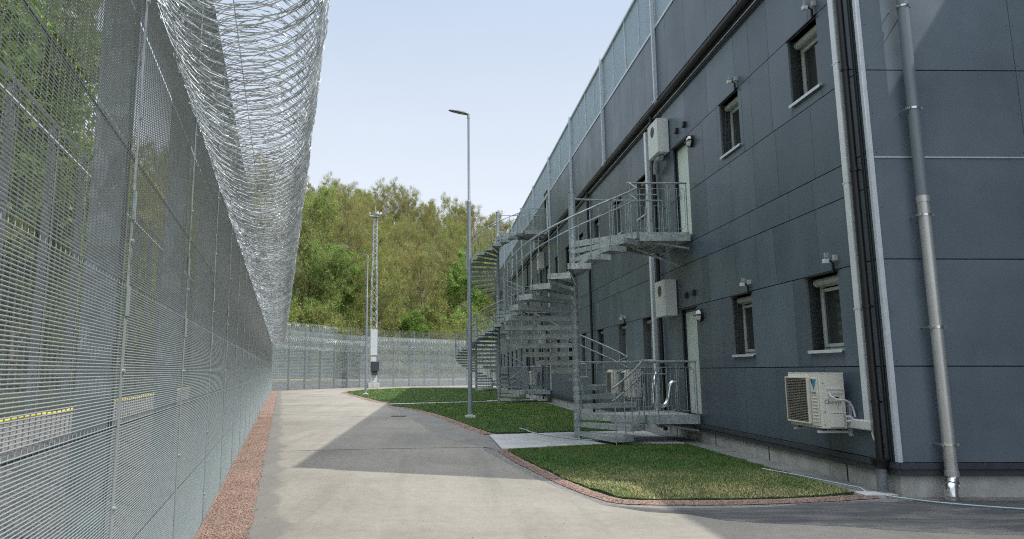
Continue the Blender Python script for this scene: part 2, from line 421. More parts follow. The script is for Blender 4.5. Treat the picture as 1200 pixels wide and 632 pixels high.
# thin pale joint across the road and a dark inlet
jn = MB(); pts = [(-2.9,13.3),(-1.6,13.6),(.2,13.9),(.95,13.95)]
for a,b in zip(pts[:-1],pts[1:]): jn.add([(a[0],a[1],.008),(b[0],b[1],.008),(b[0],b[1]+.05,.008),(a[0],a[1]+.05,.008)],[(0,1,2,3)])
tag(jn.build('road_joint', concrete('pale_joint',(.30,.29,.265),.1,5)), kind='structure')
jn = MB(); pts = [(-7.6,30.4),(-5,30.3),(-2.6,30.1)]
for a,b in zip(pts[:-1],pts[1:]): jn.add([(a[0],a[1],.008),(b[0],b[1],.008),(b[0],b[1]+.06,.008),(a[0],a[1]+.06,.008)],[(0,1,2,3)])
tag(jn.build('road_joint', M['old']), kind='structure')
gr = MB(); gr.box(-1.75,-1.25,23.1,23.6,.004,.012)
for k in range(6): gr.box(-1.72+.08*k,-1.69+.08*k,23.13,23.57,.012,.018)
tag(gr.build('drain_grate', M['darktrim']), 'dark square drain grate set in the shaded road', 'drain grate')
# red gravel strip at the fence
lp = [foot(y,.0) for y in (-12,52.5)]; rp = wobble([foot(y,.49) for y in (-12,0,6,12,18,26,34,42,52.5)], .035, .4, 2)
rp = [p for p in rp if True]
k_ = max(range(len(rp)), key=lambda i: rp[i][1]); rp = rp[:k_+1]
sheet('gravel_strip', [lp[0]]+rp+[lp[1]], .012, M['redgravel'])
st = MB(); rr = random.Random(11)
ico = [(0,0,1),(.9,0,.3),(.3,.85,.3),(-.7,.5,.3),(-.7,-.5,.3),(.3,-.85,.3),(0,0,-.6)]
icf = [(0,1,2),(0,2,3),(0,3,4),(0,4,5),(0,5,1),(6,2,1),(6,3,2),(6,4,3),(6,5,4),(6,1,5)]
def stone(mb, x, y, z, s, rr):
    a = rr.uniform(0,6.3); c, s_ = math.cos(a), math.sin(a); sx, sy, sz = rr.uniform(.7,1.2)*s, rr.uniform(.6,1.1)*s, rr.uniform(.4,.8)*s
    mb.add([(x+(px*c*sx-py*s_*sy), y+(px*s_*sx+py*c*sy), z+pz*sz) for px,py,pz in ico], icf)
for _ in range(9000):
    Y = 5 + 18*rr.random()**1.6; o = rr.uniform(.02,.50) + (rr.gauss(0,.04) if rr.random()<.25 else 0)
    p = foot(Y,o); stone(st, p[0], p[1], .014, rr.uniform(.004,.012), rr)
tag(st.build('loose_gravel', M['redgravel']), 'loose reddish gravel chippings along the foot of the fence', 'gravel', kind='stuff')

# grass beds
def bed(name, poly, dens, hb, mat, label, seed):
    rr = random.Random(seed)
    sheet('turf', poly, .03, M['turf'], .03)
    xs = [p[0] for p in poly]; ys = [p[1] for p in poly]; m = MB()
    n = len(poly)
    def inside(x,y):
        c = False; j = n-1
        for i in range(n):
            if (poly[i][1]>y)!=(poly[j][1]>y) and x < (poly[j][0]-poly[i][0])*(y-poly[i][1])/(poly[j][1]-poly[i][1])+poly[i][0]: c = not c
            j = i
        return c
    area = (max(xs)-min(xs))*(max(ys)-min(ys)); tot = int(area*dens)
    for _ in range(tot):
        x = rr.uniform(min(xs),max(xs)); y = rr.uniform(min(ys),max(ys))
        if y > 26 and rr.random() > (26/y)**1.5: continue
        if not inside(x+rr.uniform(-.02,.02),y+rr.uniform(-.02,.02)): continue
        a = rr.uniform(0,6.3); h = hb*rr.uniform(.5,1.35)*(1+.35*noise.noise(Vector((x*2,y*2,0)))); wd = rr.uniform(.003,.006)*(1 if y<16 else y/14)
        ca, sa = math.cos(a)*wd, math.sin(a)*wd; lx, ly = rr.gauss(0,.5)*h, rr.gauss(0,.5)*h
        m.add([(x-ca,y-sa,.028),(x+ca,y+sa,.028),(x+lx,y+ly,.028+h)],[(0,1,2)])
    o = m.build(name, mat); tag(o, label, 'grass', kind='stuff'); return o
g1 = [(1.2,13.2),(1.35,12.0),(1.56,10.71),(1.74,9.5),(2.05,8.42),(2.3,8.27),(3.3,8.27),(4.3,8.45),(5.05,8.72),(5.02,10.0),(5.02,12),(4.98,14.3),(3.1,14.2),(1.25,13.35)]
bed('grass', wobble(g1,.045,.2,1), 3600, .024, M['grass_dry'], 'partly dried grass bed in the foreground before the near stairs', 1)
g2 = [(-2.45,30.7),(-1.4,28.1),(-.55,25.6),(.1,22.8),(.62,19.8),(.98,17.8),(1.25,16.95),(2.2,17.1),(4.95,17.6),(4.72,35.4),(1.78,33.6),(-.6,32.0)]
bed('grass', wobble(g2,.04,.4,2), 900, .035, M['grass'], 'shaded green grass bed around the near lamp post', 2)
g3 = [(-7.0,49.6),(-6.3,46.2),(-4.9,41.2),(-3.6,36.2),(-2.9,33.6),(-2.3,32.6),(-.6,33.4),(2.0,35.1),(4.65,37.2),(4.3,59),(-.5,60.6),(-4.2,60.2),(-6.2,55.5)]
bed('grass', wobble(g3,.06,.6,3), 330, .04, M['grass'], 'farther green grass bed beyond the narrow path by the second stairs', 3)
# path and gravel borders
sheet('path', [(-2.6,31.6),(-2.3,31.2),(-.5,32.15),(1.8,33.75),(4.9,35.7),(4.9,37.1),(2,35.0),(-.6,33.3),(-2.4,32.4)], .010, M['slab'])
def border(pts, wd, seed, z=.02):
    pts = smooth_poly(pts, 2, False); L = []; Rr = []; rr = random.Random(seed)
    for i,p in enumerate(pts):
        a = Vector(pts[max(0,i-1)]); b = Vector(pts[min(len(pts)-1,i+1)]); n = Vector((-(b-a).y,(b-a).x)).normalized()
        L.append(tuple(Vector(p)+n*wd*rr.uniform(.85,1.15))); Rr.append(tuple(Vector(p)-n*wd*rr.uniform(.85,1.15)))
    m = MB(); k = len(L); m.add([(x,y,z) for x,y in L]+[(x,y,z-.018) for x,y in Rr], [(i,k+i,k+i+1,i+1) for i in range(k-1)])
    tag(m.build('gravel_border', M['redgravel']), kind='structure')
    s = MB()
    for i in range(len(pts)-1):
        a, b = Vector(pts[i]), Vector(pts[i+1]); n = int((b-a).length*(260 if a.y<16 else 60)); nn = Vector((-(b-a).y,(b-a).x)).normalized()
        for _ in range(n):
            q = a.lerp(b, rr.random()) + nn*rr.uniform(-1.25,1.25)*wd; stone(s, q.x, q.y, z-.004, rr.uniform(.004,.013)*(1 if a.y<16 else 1.6), rr)
    return s
sb = border([(1.1,13.35),(1.2,12.2),(1.4,10.9),(1.6,9.6),(1.93,8.25),(2.25,8.12),(3.3,8.12),(4.3,8.28),(5.2,8.55)], .085, 1)
tag(sb.build('loose_gravel', M['redgravel']), 'loose pink gravel edging the foreground grass bed', 'gravel', kind='stuff')
sb = border([(-2.5,31.2),(-1.6,28.3),(-.72,25.6),(-.06,22.8),(.45,19.8),(.8,17.8),(1.05,16.75)], .13, 2)
tag(sb.build('loose_gravel', M['redgravel']), 'loose pink gravel edging the grass around the near lamp post', 'gravel', kind='stuff')
sb = border([(-5.3,57.8),(-6.5,55.5),(-7.2,49.6),(-6.5,46.0),(-5.1,41.0),(-3.8,36.0),(-3.0,33.2),(-2.5,32.2)], .17, 3)
tag(sb.build('loose_gravel', M['redgravel']), 'loose pink gravel edging the farther grass bed', 'gravel', kind='stuff')
sheet('concrete_pad', [(1.06,16.36),(1.12,13.42),(3.16,14.3),(4.98,14.45),(5.0,17.5),(3.2,17.1)], .03, M['slab'], .03)
for yy in (34.05,52.6):
    sheet('concrete_pad', [(2.2,yy-1.4),(4.9,yy-1.4),(4.9,yy+1.4),(2.2,yy+1.4)], .034, M['slab'], .03)

# ------------------------------------------------------------------ building (local frame: y along the long wall, x inwards)
BO = Vector((5.49,8.5,0)); BR = .0135
BM = Matrix.Translation(BO) @ Matrix.Rotation(BR,4,'Z')
def bl(x,y,z): return tuple(BM @ Vector((x,y,z)))
LEN = 54.6; TOP = 11.85
bld = empty('building', BO, BR)
tag(bld, 'long dark grey panel-clad prison block with small windows', 'building')
wins = []
ws = [.9,3.52,9.05,11.5,14.2,16.8]
ws = [.9,3.52]+[u+18.55*k for k in range(3) for u in (9.05,11.5,14.2,16.8,19.45,22.05)]
ws = [s for s in ws if s < LEN-1.2]
for s in ws:
    wins += [(s,s+.82,1.80,2.88),(s,s+.82,5.62,6.68)]
doors = []
DS = [6.08, 24.63, 43.18]
for i, s in enumerate(DS):
    doors += [(s,s+.90,.58,2.86),(s,s+.90,4.46,6.64)]
    if i == 1: doors.append((s,s+.90,8.36,10.4))
holes = wins + doors
def subtract(rects, holes):
    for (a,b,c,d) in holes:
        out = []
        for (s0,s1,z0,z1) in rects:
            if a >= s1 or b <= s0 or c >= z1 or d <= z0: out.append((s0,s1,z0,z1)); continue
            if z0 < c: out.append((s0,s1,z0,c))
            if d < z1: out.append((s0,s1,d,z1))
            m0, m1 = max(z0,c), min(z1,d)
            if s0 < a: out.append((s0,a,m0,m1))
            if b < s1: out.append((b,s1,m0,m1))
        rects = out
    return [r for r in rects if r[1]-r[0] > .004 and r[3]-r[2] > .004]
def set_tone(o, tones, per=6):
    me = o.data; at = me.attributes.new('tone','FLOAT','FACE'); vals = [0.0]*len(me.polygons)
    for i in range(len(me.polygons)): vals[i] = tones[i//per] if i//per < len(tones) else .5
    at.data.foreach_set('value', vals)
# long wall cladding
rr = random.Random(5)
cl = MB(); tones = []; rv = MB()
bands = [(.41,1.553),(1.567,2.893),(2.907,3.843),(3.857,4.293),(4.307,5.413),(5.427,6.688),(6.702,7.93),(8.15,10.1)]
near_joints = {0:[.06,1.41,2.84,3.98,5.05,6.3],1:[.06,.9,1.72,2.1,3.52,4.34,4.8,5.4],2:[.06,1.32,2.58,3.2,4.05,5.3],3:[.06,1.35,2.05,3.4,4.6],4:[.06,1.24,2.3,3.1,4.05,5.2],
               5:[.06,.9,1.72,2.35,3.04,3.4,4.5,5.22],6:[.06,1.1,2.32,3.0,3.6,4.9],7:[.06,1.3]}
for bi,(z0,z1) in enumerate(bands):
    js = list(near_joints[bi])
    while js[-1] < LEN:
        js.append(js[-1] + rr.choice([.36,.62,1.2,1.2,1.2,.84]))
    js[-1] = LEN
    for a,b in zip(js[:-1],js[1:]):
        if b-a < .03: continue
        t = rr.random()*.85+.05
        if rr.random() < .05: t = 1
        off = rr.uniform(0,.0015)
        for (s0,s1,c,d) in subtract([(a+.004,b-.004,z0,z1)], holes):
            cl.box(-.0-off,.012,s0,s1,c,d); tones.append(max(0,min(1,t)))
            # rivets
            if bi < 7 and s0 < 16:
                for ss in (s0+.035,s1-.035):
                    n = max(2,int((d-c)/.42)+1)
                    for k in range(n):
                        zz = c+.05+(d-c-.1)*k/max(1,n-1)
                        rv.add([(-.0035-off,ss-.005,zz-.005),(-.0035-off,ss+.005,zz-.005),(-.0035-off,ss+.005,zz+.005),(-.0035-off,ss-.005,zz+.005)],[(0,3,2,1)])
cl.cur = 1; cl.add(rv.v, rv.f)
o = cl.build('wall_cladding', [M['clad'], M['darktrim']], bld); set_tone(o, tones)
# core walls behind the panels
core = MB()
for r in subtract([(.02,LEN,.38,TOP-1.72)], holes): core.box(.03,.36,*r)
core.build('wall_core', M['gap'], bld)
WD = 22.0  # depth of the block
ew = MB(); tones = []
ebands = [(.41,1.553),(1.567,2.893),(2.907,4.223),(4.237,5.413),(5.427,6.688),(6.702,8.0),(8.012,10.1)]
for (z0,z1) in ebands:
    xs = [.05,2.06]; 
    while xs[-1] < 4.78: xs.append(min(4.78,xs[-1]+2.4))
    for a,b in zip(xs[:-1],xs[1:]): ew.box(a+.004,b-.004,0,.012,z0,z1); tones.append(rr.uniform(.35,.65))
# wing that stands forward of the end wall on the right
for (z0,z1) in ebands+[(10.11,TOP)]:
    for k in range(9): ew.box(4.80,4.812,-9.45+1.05*k,-8.41+1.05*k if k<8 else -.02,z0,z1); tones.append(rr.uniform(.3,.7))
    for k in range(7): ew.box(4.82+2.4*k,7.21+2.4*k,-9.48,-9.468,z0,z1); tones.append(rr.uniform(.3,.7))
m = MB(); m.box(.36,4.84,.03,.35,.38,10.1); m.box(4.84,WD,-9.45,.35,.38,TOP-.02); m.box(.36,WD,LEN-.3,LEN,.38,10.1); m.box(.4,WD,.4,LEN-.3,7.9,8.1); m.box(WD-.3,WD,.3,LEN-.3,.38,10.1)
m.box(.40,WD-.3,.35,LEN-.3,3.95,4.25)
m.build('inner_walls', M['gap'], bld)
# rivets on the end wall
rv = MB()
for (z0,z1) in ebands[:6]:
    for x in (.10,2.02,2.10):
        for k in range(3):
            zz = z0+.06+(z1-z0-.12)*k/2; rv.add([(x-.006,-.003,zz-.006),(x+.006,-.003,zz-.006),(x+.006,-.003,zz+.006),(x-.006,-.003,zz+.006)],[(0,1,2,3)])
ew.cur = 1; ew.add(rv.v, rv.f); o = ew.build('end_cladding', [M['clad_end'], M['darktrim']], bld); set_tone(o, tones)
# pale horizontal trim on the end wall and base trims
m = MB(); m.box(.06,4.79,-.012,.0,4.222,4.238); m.build('joint_trim', M['trim'], bld)
m = MB(); m.box(-.035,.0,-.02,LEN,.33,.40); m.box(-.018,.03,-.01,LEN,.25,.325); m.box(.0,4.79,-.035,.0,.33,.402); m.box(.03,4.79,-.016,.03,.25,.325)
m.build('base_trim', M['darktrim'], bld)
m = MB(); m.box(-.012,.045,-.022,.0,.41,10.1); m.box(-.014,-.0,-.02,.03,.41,10.1); m.build('corner_trim', M['trim'], bld)
m = MB(); m.box(.03,WD,.03,LEN-.03,-.3,.26); m.box(4.87,WD-.03,-9.4,.03,-.3,.255)
fo = m.build('foundation', M['conc'], bld)
m = MB()
for k in range(24):
    m = MB(); m.box(.022,.03,1.1+2.2*k,1.115+2.2*k,0,.25); m.build('joint', M['gap'], fo)
# upper rail zone: gutter, ledges, posts, screens
m = MB()
pts = []
for k in range(9):
    a = pi*k/8; pts.append((-.10-.085*math.cos(a), 8.02-.085*math.sin(a)))
prof = pts + [(-.10+.075*math.cos(pi*k/8), 8.02-.075*math.sin(pi*k/8)) for k in range(9)]
n = len(prof); m.add([(x,.25,z) for x,z in prof]+[(x,LEN,z) for x,z in prof], [(i,n+i,n+(i+1)%n,(i+1)%n) for i in range(n)]+[tuple(range(n))])
for k in range(46): m.box(-.19,-.0,.6+1.18*k,.63+1.18*k,8.03,8.05)
m.build('gutter', M['black'], bld)
m = MB(); m.box(-.06,0,.05,LEN,8.11,8.14); m.tube([(-.05,.5,7.86),(-.05,LEN,7.86)], .012, 6); m.build('ledge', M['trim'], bld)
m = MB(); m.tube([(-.035,.1,7.80),(-.035,LEN,7.80)],.02,6); m.tube([(-.05,.1,8.22),(-.05,LEN,8.22)],.018,6); m.build('cable_run', M['black'], bld)
for k in range(-1,9):
    s = 7.83+5.3*k
    if s > LEN or s < 0: continue
    m = MB(); m.box(-.10,-.02,s-.035,s+.035,8.10,TOP+.02); m.box(-.13,-.01,s-.06,s+.06,8.16,8.2); m.build('mast_post', M['trim'], bld)
m = MB(); m.box(-.02,.06,0.0,LEN,10.12,10.19); m.box(-.03,.06,0,LEN,TOP-.07,TOP); 
k = 0
while 2.53+2.65*k-2.65 < LEN:
    s = 2.53+2.65*k-2.65; k += 1
    if s > 0: m.box(-.01,.05,s-.025,s+.025,10.19,TOP-.07)
    if s+1.32 < LEN: m.box(0.0,.04,s+1.32-.012,s+1.32+.012,10.19,TOP-.07)
m.box(-.02,4.79,.0,.05,10.12,10.19); m.box(-.02,4.79,.0,.05,TOP-.07,TOP-.001)
m.build('screen_frame', M['trim'], bld)
m = MB()
z = 10.2
while z < TOP-.08:
    m.box(.02,.034,.03,LEN,z,z+.030); m.box(.05,4.79,.02,.034,z,z+.030); z += .034
s = .06
while s < LEN: m.box(.036,.042,s,s+.006,10.19,TOP-.07); s += .12
m.build('screen_mesh', M['screen'], bld)
# windows
def make_window(s0,s1,z0,z1,up):
    W_ = s1-s0; H_ = z1-z0; d = .20
    f = MB()
    # reveal lining
    f.box(.0,.30,-.012,.0,0,H_); f.box(.0,.30,W_,W_+.012,0,H_); f.box(-.004,.30,-.012,W_+.012,H_,H_+.012); f.box(0,.30,-.012,W_+.012,-.012,0)
    w_ = f.build('window', M['reveal'], bld); w_.location = (0,s0,z0)
    m = MB(); t = .045
    m.box(d,d+.05,0.0,t,0,H_); m.box(d,d+.05,W_-t,W_,0,H_); m.box(d,d+.05,t,W_-t,0,t); m.box(d,d+.05,t,W_-t,H_-t-.1,H_)
    m.box(d-.012,d+.02,t+.01,t+.045,t,H_-.17); m.box(d-.012,d+.02,W_-t-.045,W_-t-.01,t,H_-.17); m.box(d-.012,d+.02,t+.045,W_-t-.045,t,t+.05); m.box(d-.012,d+.02,t+.045,W_-t-.045,H_-.22,H_-.17)
    m.build('frame', M['frame'], w_, bevel=.006)
    m = MB(); m.tube([(d-.045,.015,H_-.075),(d-.045,W_-.015,H_-.075)], .062, 14); m.build('shutter_box', M['frame'], w_)
    m = MB(); m.box(d+.02,d+.028,t+.045,W_-t-.045,t+.05,H_-.2); m.build('glass', M['glass'], w_)
    m = MB(); m.box(-.045,d,-.02,W_+.02,-.022,-.0005); m.box(-.045,-.040,-.02,W_+.02,-.045,-.022); m.build('sill', M['trim'], w_)
    m = MB(); m.box(-.02,.0,-.03,W_+.03,H_+.0,H_+.018); m.build('head_flashing', M['black'], w_)
for r in wins: make_window(*r, True)
def make_door(s0,s1,z0,z1):
    W_ = s1-s0; H_ = z1-z0; d = .07
    f = MB(); f.box(.0,.30,-.012,.0,0,H_); f.box(.0,.30,W_,W_+.012,0,H_); f.box(0,.30,-.012,W_+.012,H_,H_+.012); f.box(d,d+.06,.0,.06,0,H_); f.box(d,d+.06,W_-.06,W_,0,H_); f.box(d,d+.06,.06,W_-.06,H_-.06,H_)
    f.box(0,.3,-.012,W_+.012,-.03,0)
    w_ = f.build('door', M['darktrim'], bld); w_.location = (0,s0,z0)
    m = MB(); m.box(d+.01,d+.055,.06,W_-.06,0.005,H_-.06); m.build('door_leaf', M['door'], w_, bevel=.004)
    m = MB(); m.box(d-.0,d+.01,W_-.17,W_-.125,.95,1.15); m.tube([(d-.045,W_-.15,1.05),(d-.045,W_-.28,1.05)],.010,8); m.tube([(d+.01,W_-.15,1.05),(d-.045,W_-.15,1.05)],.010,8); m.build('handle', M['pipe'], w_)
    m = MB(); m.box(-.03,.0,-.03,W_+.03,H_,H_+.02); m.build('head_flashing', M['black'], w_)
for r in doors: make_door(*r)

# paver strip beside the foundation
m = MB(); rr = random.Random(3)
for k in range(90):
    s = .3+.6*k
    if s > LEN: break
    m.box(-.40,-.02,s+.006,s+.594,-.02,.028+rr.uniform(-.004,.004))
o = m.build('paving_strip', M['paver'], bevel=.005); o.matrix_world = BM; tag(o, kind='structure')
m = MB(); m.box(-.42,-.02,.02,.27,-.02,.03); o = m.build('paving_slab', M['slab'], bevel=.006); o.matrix_world = BM; tag(o, kind='structure')

def bthing(name, label, cat, loc, group=None):
    o = empty(name, bl(*loc), BR); tag(o, label, cat, group); return o

# corner services: pale cable duct, black pipes, downpipe stub
t = bthing('cable_duct', 'tall pale trunking by the corner, elbowing left toward the outdoor unit', 'cable duct', (0,.42,.8))
m = MB(); m.box(-.075,0,-.06,.06,-.0,7.0); m.build('riser', M['duct'], t, bevel=.012)
m = MB(); m.box(-.085,0,-.075,.56,-.05,.075); m.build('foot_run', M['white'], t, bevel=.015)
for zz in (1.5,3.2,4.9,6.6):
    m = MB(); m.box(-.078,-.0,-.075,.075,zz,zz+.02); m.build('clip', M['trim'], t)
t = bthing('black_downpipe', 'black pipe beside the building corner ending in a funnel over a grey stub', 'downpipe', (0,.20,0))
m = MB(); m.tube([(-.085,0,.42),(-.085,0,7.95)], .045, 14); m.build('pipe', M['black'], t)
m = MB(); m.tube([(-.085,0,.30),(-.085,0,.36),(-.085,0,.43)], [.055,.10,.11], 14); m.build('funnel', M['black'], t)
m = MB(); m.tube([(-.085,0,-.02),(-.085,0,.31)], .062, 18); m.build('stub', galv('grey_pvc',(.16,.18,.20),.5,0), t)
m = MB()
for zz in (1.1,2.3,4.1,5.5,6.9): m.tube([(-.085,0,zz),(-.085,0,zz+.04)], .055, 12); m.tube([(-.085,0,zz+.02),(0,.0,zz+.02)],.01,6)
m.build('bracket', M['black'], t)
t = bthing('black_cable', 'thin black cable running up between the black pipe and corner trim', 'cable', (0,.09,.4))
m = MB(); m.tube([(-.02,0,0),(-.02,.005,3),(-.02,0,7.5)], .014, 6); m.tube([(-.02,.035,0),(-.02,.03,7.5)], .009, 6); m.build('cable', M['black'], t)
t = bthing('black_cable', 'thin dark cable beside the tall pale trunking', 'cable', (0,.315,.5))
m = MB(); m.tube([(-.018,0,0),(-.018,.0,7.2)], .013, 6); m.box(-.02,-.002,-.05,.03,-.1,7.3); m.build('cable', M['darktrim'], t)

# end wall downpipe
t = empty('downpipe', (6.03,8.37,0), BR); tag(t, 'round downpipe on the end wall, dark above and bare zinc below', 'downpipe')
m = MB(); m.tube([(0,0,3.64),(0,0,11.6)], .066, 20); m.build('painted_pipe', simple('painted_pipe',(.17,.20,.225),.4,.1,var=.06,scale=2), t)
m = MB(); m.tube([(0,0,.30),(0,0,3.66)], .067, 20); m.tube([(0,0,3.60),(0,0,3.68)], .074, 20); m.tube([(0,0,.27),(0,0,.33)], .075, 20); m.build('zinc_pipe', M['pipe'], t)
m = MB(); m.tube([(0,0,.30),(0,0,.25),(-.02,-.02,.20),(-.055,-.045,.14),(-.075,-.06,.09),(-.075,-.06,.0)], .070, 20); m.tube([(-.022,-.022,.20),(-.05,-.05,.165)],.076,20); m.tube([(-.075,-.06,.03),(-.075,-.06,.055)],.076,20); m.build('elbow', M['foil'], t)
for zz in (.62,2.02,3.42,4.82,6.22,7.6,9.0):
    m = MB(); m.tube([(0,0,zz),(0,0,zz+.025)], .073, 20); m.box(-.105,.105,-.012,.0,zz,zz+.025); m.tube([(.09,-.02,zz+.012),(.09,.14,zz+.012)],.009,8); m.tube([(-.09,-.02,zz+.012),(-.09,.14,zz+.012)],.009,8)
    m.tube([(.09,-.03,zz+.012),(.09,-.01,zz+.012)],.02,8); m.tube([(-.09,-.03,zz+.012),(-.09,-.01,zz+.012)],.02,8)
    m.build('clamp', M['foil'], t)

# big outdoor unit at the corner
def outdoor_unit(loc, label, marks, group=None):
    t = bthing('outdoor_unit', label, 'heat pump unit', loc, group)
    L_, D_, H_ = .80, .34, .72     # along wall, depth, height; local origin = wall, near end, bottom
    x1, x0 = -.10, -.10-D_
    m = MB(); m.box(x0,x1,0,L_,0,H_); m.box(x0+.0,x1+.004,-.004,L_+.004,H_,H_+.018); m.build('casing', M['ac'], t, bevel=.014)
    # front grille ring (faces -x)
    m = MB(); m.box(x0-.05,x0,.22,.235,.05,H_-.04); m.box(x0-.05,x0,L_-.01,L_+.005,.05,H_-.04); m.box(x0-.05,x0,.235,L_-.01,.05,.07); m.box(x0-.05,x0,.235,L_-.01,H_-.06,H_-.04)
    m.box(x0-.012,x0-.001,.03,.2,.03,H_-.05)
    for k in range(9): m.box(x0-.02,x0-.012,.05,.17,.08+.045*k,.095+.045*k)
    m.build('front_frame', M['ac'], t, bevel=.004)
    m = MB()
    for k in range(26): m.box(x0-.046,x0-.036,.235,L_-.01,.08+.0225*k,.087+.0225*k)
    for k in range(9): m.box(x0-.036,x0-.030,.27+.06*k,.278+.06*k,.07,H_-.06)
    m.build('grille', simple('grille_plastic',(.26,.245,.21),.5), t)
    m = MB(); m.add([(x0-.004,.24,.07),(x0-.004,L_-.01,.07),(x0-.004,L_-.01,H_-.06),(x0-.004,.24,H_-.06)],[(0,3,2,1)])
    fan = m.build('fan_opening', M['dark'], t)
    m = MB(); m.disc((x0-.006,.51,.36),(-1,0,0),.06,.02,16)
    for k in range(5):
        a = 2*pi*k/5; pp = []
        for (r_,da) in ((.05,0),(.26,.15),(.27,.75),(.06,.6)): pp.append((x0-.012-.01*(da>.3),.51+r_*math.cos(a+da),.36+r_*math.sin(a+da)))
        m.add(pp,[(0,1,2,3)])
    m.build('fan', simple('fan_plastic',(.10,.10,.095),.5), t)
    # service covers on the near side (faces -y)
    m = MB(); m.box(x0+.10,x1-.04,-.012,0,.46,.52); m.box(x0+.09,x1-.03,-.022,0,.515,.53); m.box(x0+.03,x0+.04,-.004,0,.05,H_-.05); m.build('service_cover', M['ac'], t, bevel=.004)
    m = MB(); m.prism([(x0+.11,0),(x0+.13,-.035),(x1-.06,-.035),(x1-.03,0)], .02,.20); m.prism([(x0+.11,0),(x0+.13,-.035),(x1-.06,-.035),(x1-.03,0)], .205,.215); m.build('valve_cover', M['ac'], t, bevel=.006)
    m = MB(); m.box(x0+.17,x1-.09,-.004,0,.40,.42)
    for q,(a,b) in enumerate(((.05,.6),(.05,.22),(.04,.05))): m.disc((x0+a,0,b),(0,-1,0),.007,.006,8)
    m.build('louvre_slot', M['dark'], t)
    for yb in (.06,L_-.14):
        m = MB(); m.box(x0-.02,-.03,yb,yb+.04,-.06,-.03); m.box(-.03,0,yb-.01,yb+.05,-.1,.36); m.build('wall_bracket', M['trim'], t)
    for xb,yb in ((x0+.05,.06),(x0+.05,L_-.14),(x1-.09,.06),(x1-.09,L_-.14)):
        m = MB(); m.box(xb,xb+.04,yb,yb+.04,-.03,0); m.build('rubber_foot', M['dark'], t)
    if marks:
        m = MB(); xq = x0-.0145
        m.add([(xq,.185,.65),(xq,.05,.65),(xq,.12,.50)],[(0,1,2)])
        m.build('logo_mark', M['blue'], t)
        m = MB(); m.add([(xq-.0015,.185,.65),(xq-.0015,.135,.65),(xq-.0015,.155,.585)],[(0,1,2)]); m.build('logo_mark', M['dark'], t)
        cu = bpy.data.curves.new('brand_lettering','FONT'); cu.body = 'DAIKIN'; cu.size = .034; cu.extrude = .0006; cu.align_x = 'CENTER'
        tt = bpy.data.objects.new('tmp', cu); col.objects.link(tt); bpy.context.view_layer.update(); me = bpy.data.meshes.new_from_object(tt.evaluated_get(bpy.context.evaluated_depsgraph_get())); bpy.data.objects.remove(tt)
        me.materials.clear(); me.materials.append(M['dark']); to = bpy.data.objects.new('brand_lettering', me); col.objects.link(to); to.parent = t
        to.rotation_euler = (pi/2,0,-pi/2); to.location = (xq-.001,.115,.455)
        # hand-written marker scrawl on the side
        m = MB(); rr = random.Random(2); x = x0+.06
        def scr(pp): m.tube([(a,-.0055,b) for a,b in pp], .0032, 5)
        zc = .345
        scr([(x+.03,zc+.03),(x+.012,zc+.035),(x,zc+.02),(x+.002,zc-.01),(x+.02,zc-.018),(x+.034,zc-.008)])
        scr([(x+.045,zc+.04),(x+.045,zc-.015)]); scr([(x+.066,zc+.018),(x+.048,zc),(x+.068,zc-.018)])
        scr([(x+.082,zc+.015),(x+.082,zc-.015)]); scr([(x+.1,zc-.015),(x+.1,zc+.015),(x+.116,zc+.012),(x+.118,zc-.016)])
        scr([(x+.135,zc-.015),(x+.135,zc+.015),(x+.151,zc+.012),(x+.153,zc-.016)])
        scr([(x+.168,zc+.015),(x+.178,zc-.008)]); scr([(x+.192,zc+.016),(x+.176,zc-.035),(x+.166,zc-.04)]); scr([(x+.218,zc+.012),(x+.205,zc+.012),(x+.216,zc-.006),(x+.203,zc-.012)])
        m.build('handwriting', M['ink'], t)
    return t
outdoor_unit((0,.80,.74), 'beige outdoor unit on wall brackets beside the building corner', True)
t = bthing('white_hose', 'three white hoses looping from the corner outdoor unit to the trunking', 'hoses', (0,.80,.74))
m = MB()
def bez(p0,p1,p2,p3,n=14): return [tuple(Vector(p0)*(1-u)**3+Vector(p1)*3*u*(1-u)**2+Vector(p2)*3*u*u*(1-u)+Vector(p3)*u**3) for u in [i/n for i in range(n+1)]]
m.tube(bez((-.33,-.03,.46),(-.28,-.16,.28),(-.04,-.02,.52),(-.03,.13-.20,.16)), .013, 8)
m.tube(bez((-.12,-.02,.16),(-.08,-.06,.17),(-.06,-.04,.15),(-.04,.14-.2,.12)), .016, 8)
m.tube(bez((-.12,-.02,.10),(-.08,-.06,.11),(-.06,-.04,.09),(-.04,.14-.2,.09)), .016, 8)
m.build('hose', M['white'], t)
t = bthing('drain_hose', 'short white drain hose curling below the trunking elbow', 'hose', (0,.36,.76))
m = MB(); m.tube(bez((-.05,0,0),(-.06,0,-.14),(-.03,-.05,-.16),(-.02,-.12,-.16)), .014, 8); m.build('hose', M['white'], t)
outdoor_unit((0,9.9,.80), 'beige outdoor unit behind the near stairs, below a window', False, 'outdoor units farther along the wall')
outdoor_unit((0,11.3,.80), 'second beige outdoor unit behind the near stairs, farther from the door', False, 'outdoor units farther along the wall')
outdoor_unit((0,28.4,.75), 'beige outdoor unit on the wall behind the second stairs', False, 'outdoor units farther along the wall')

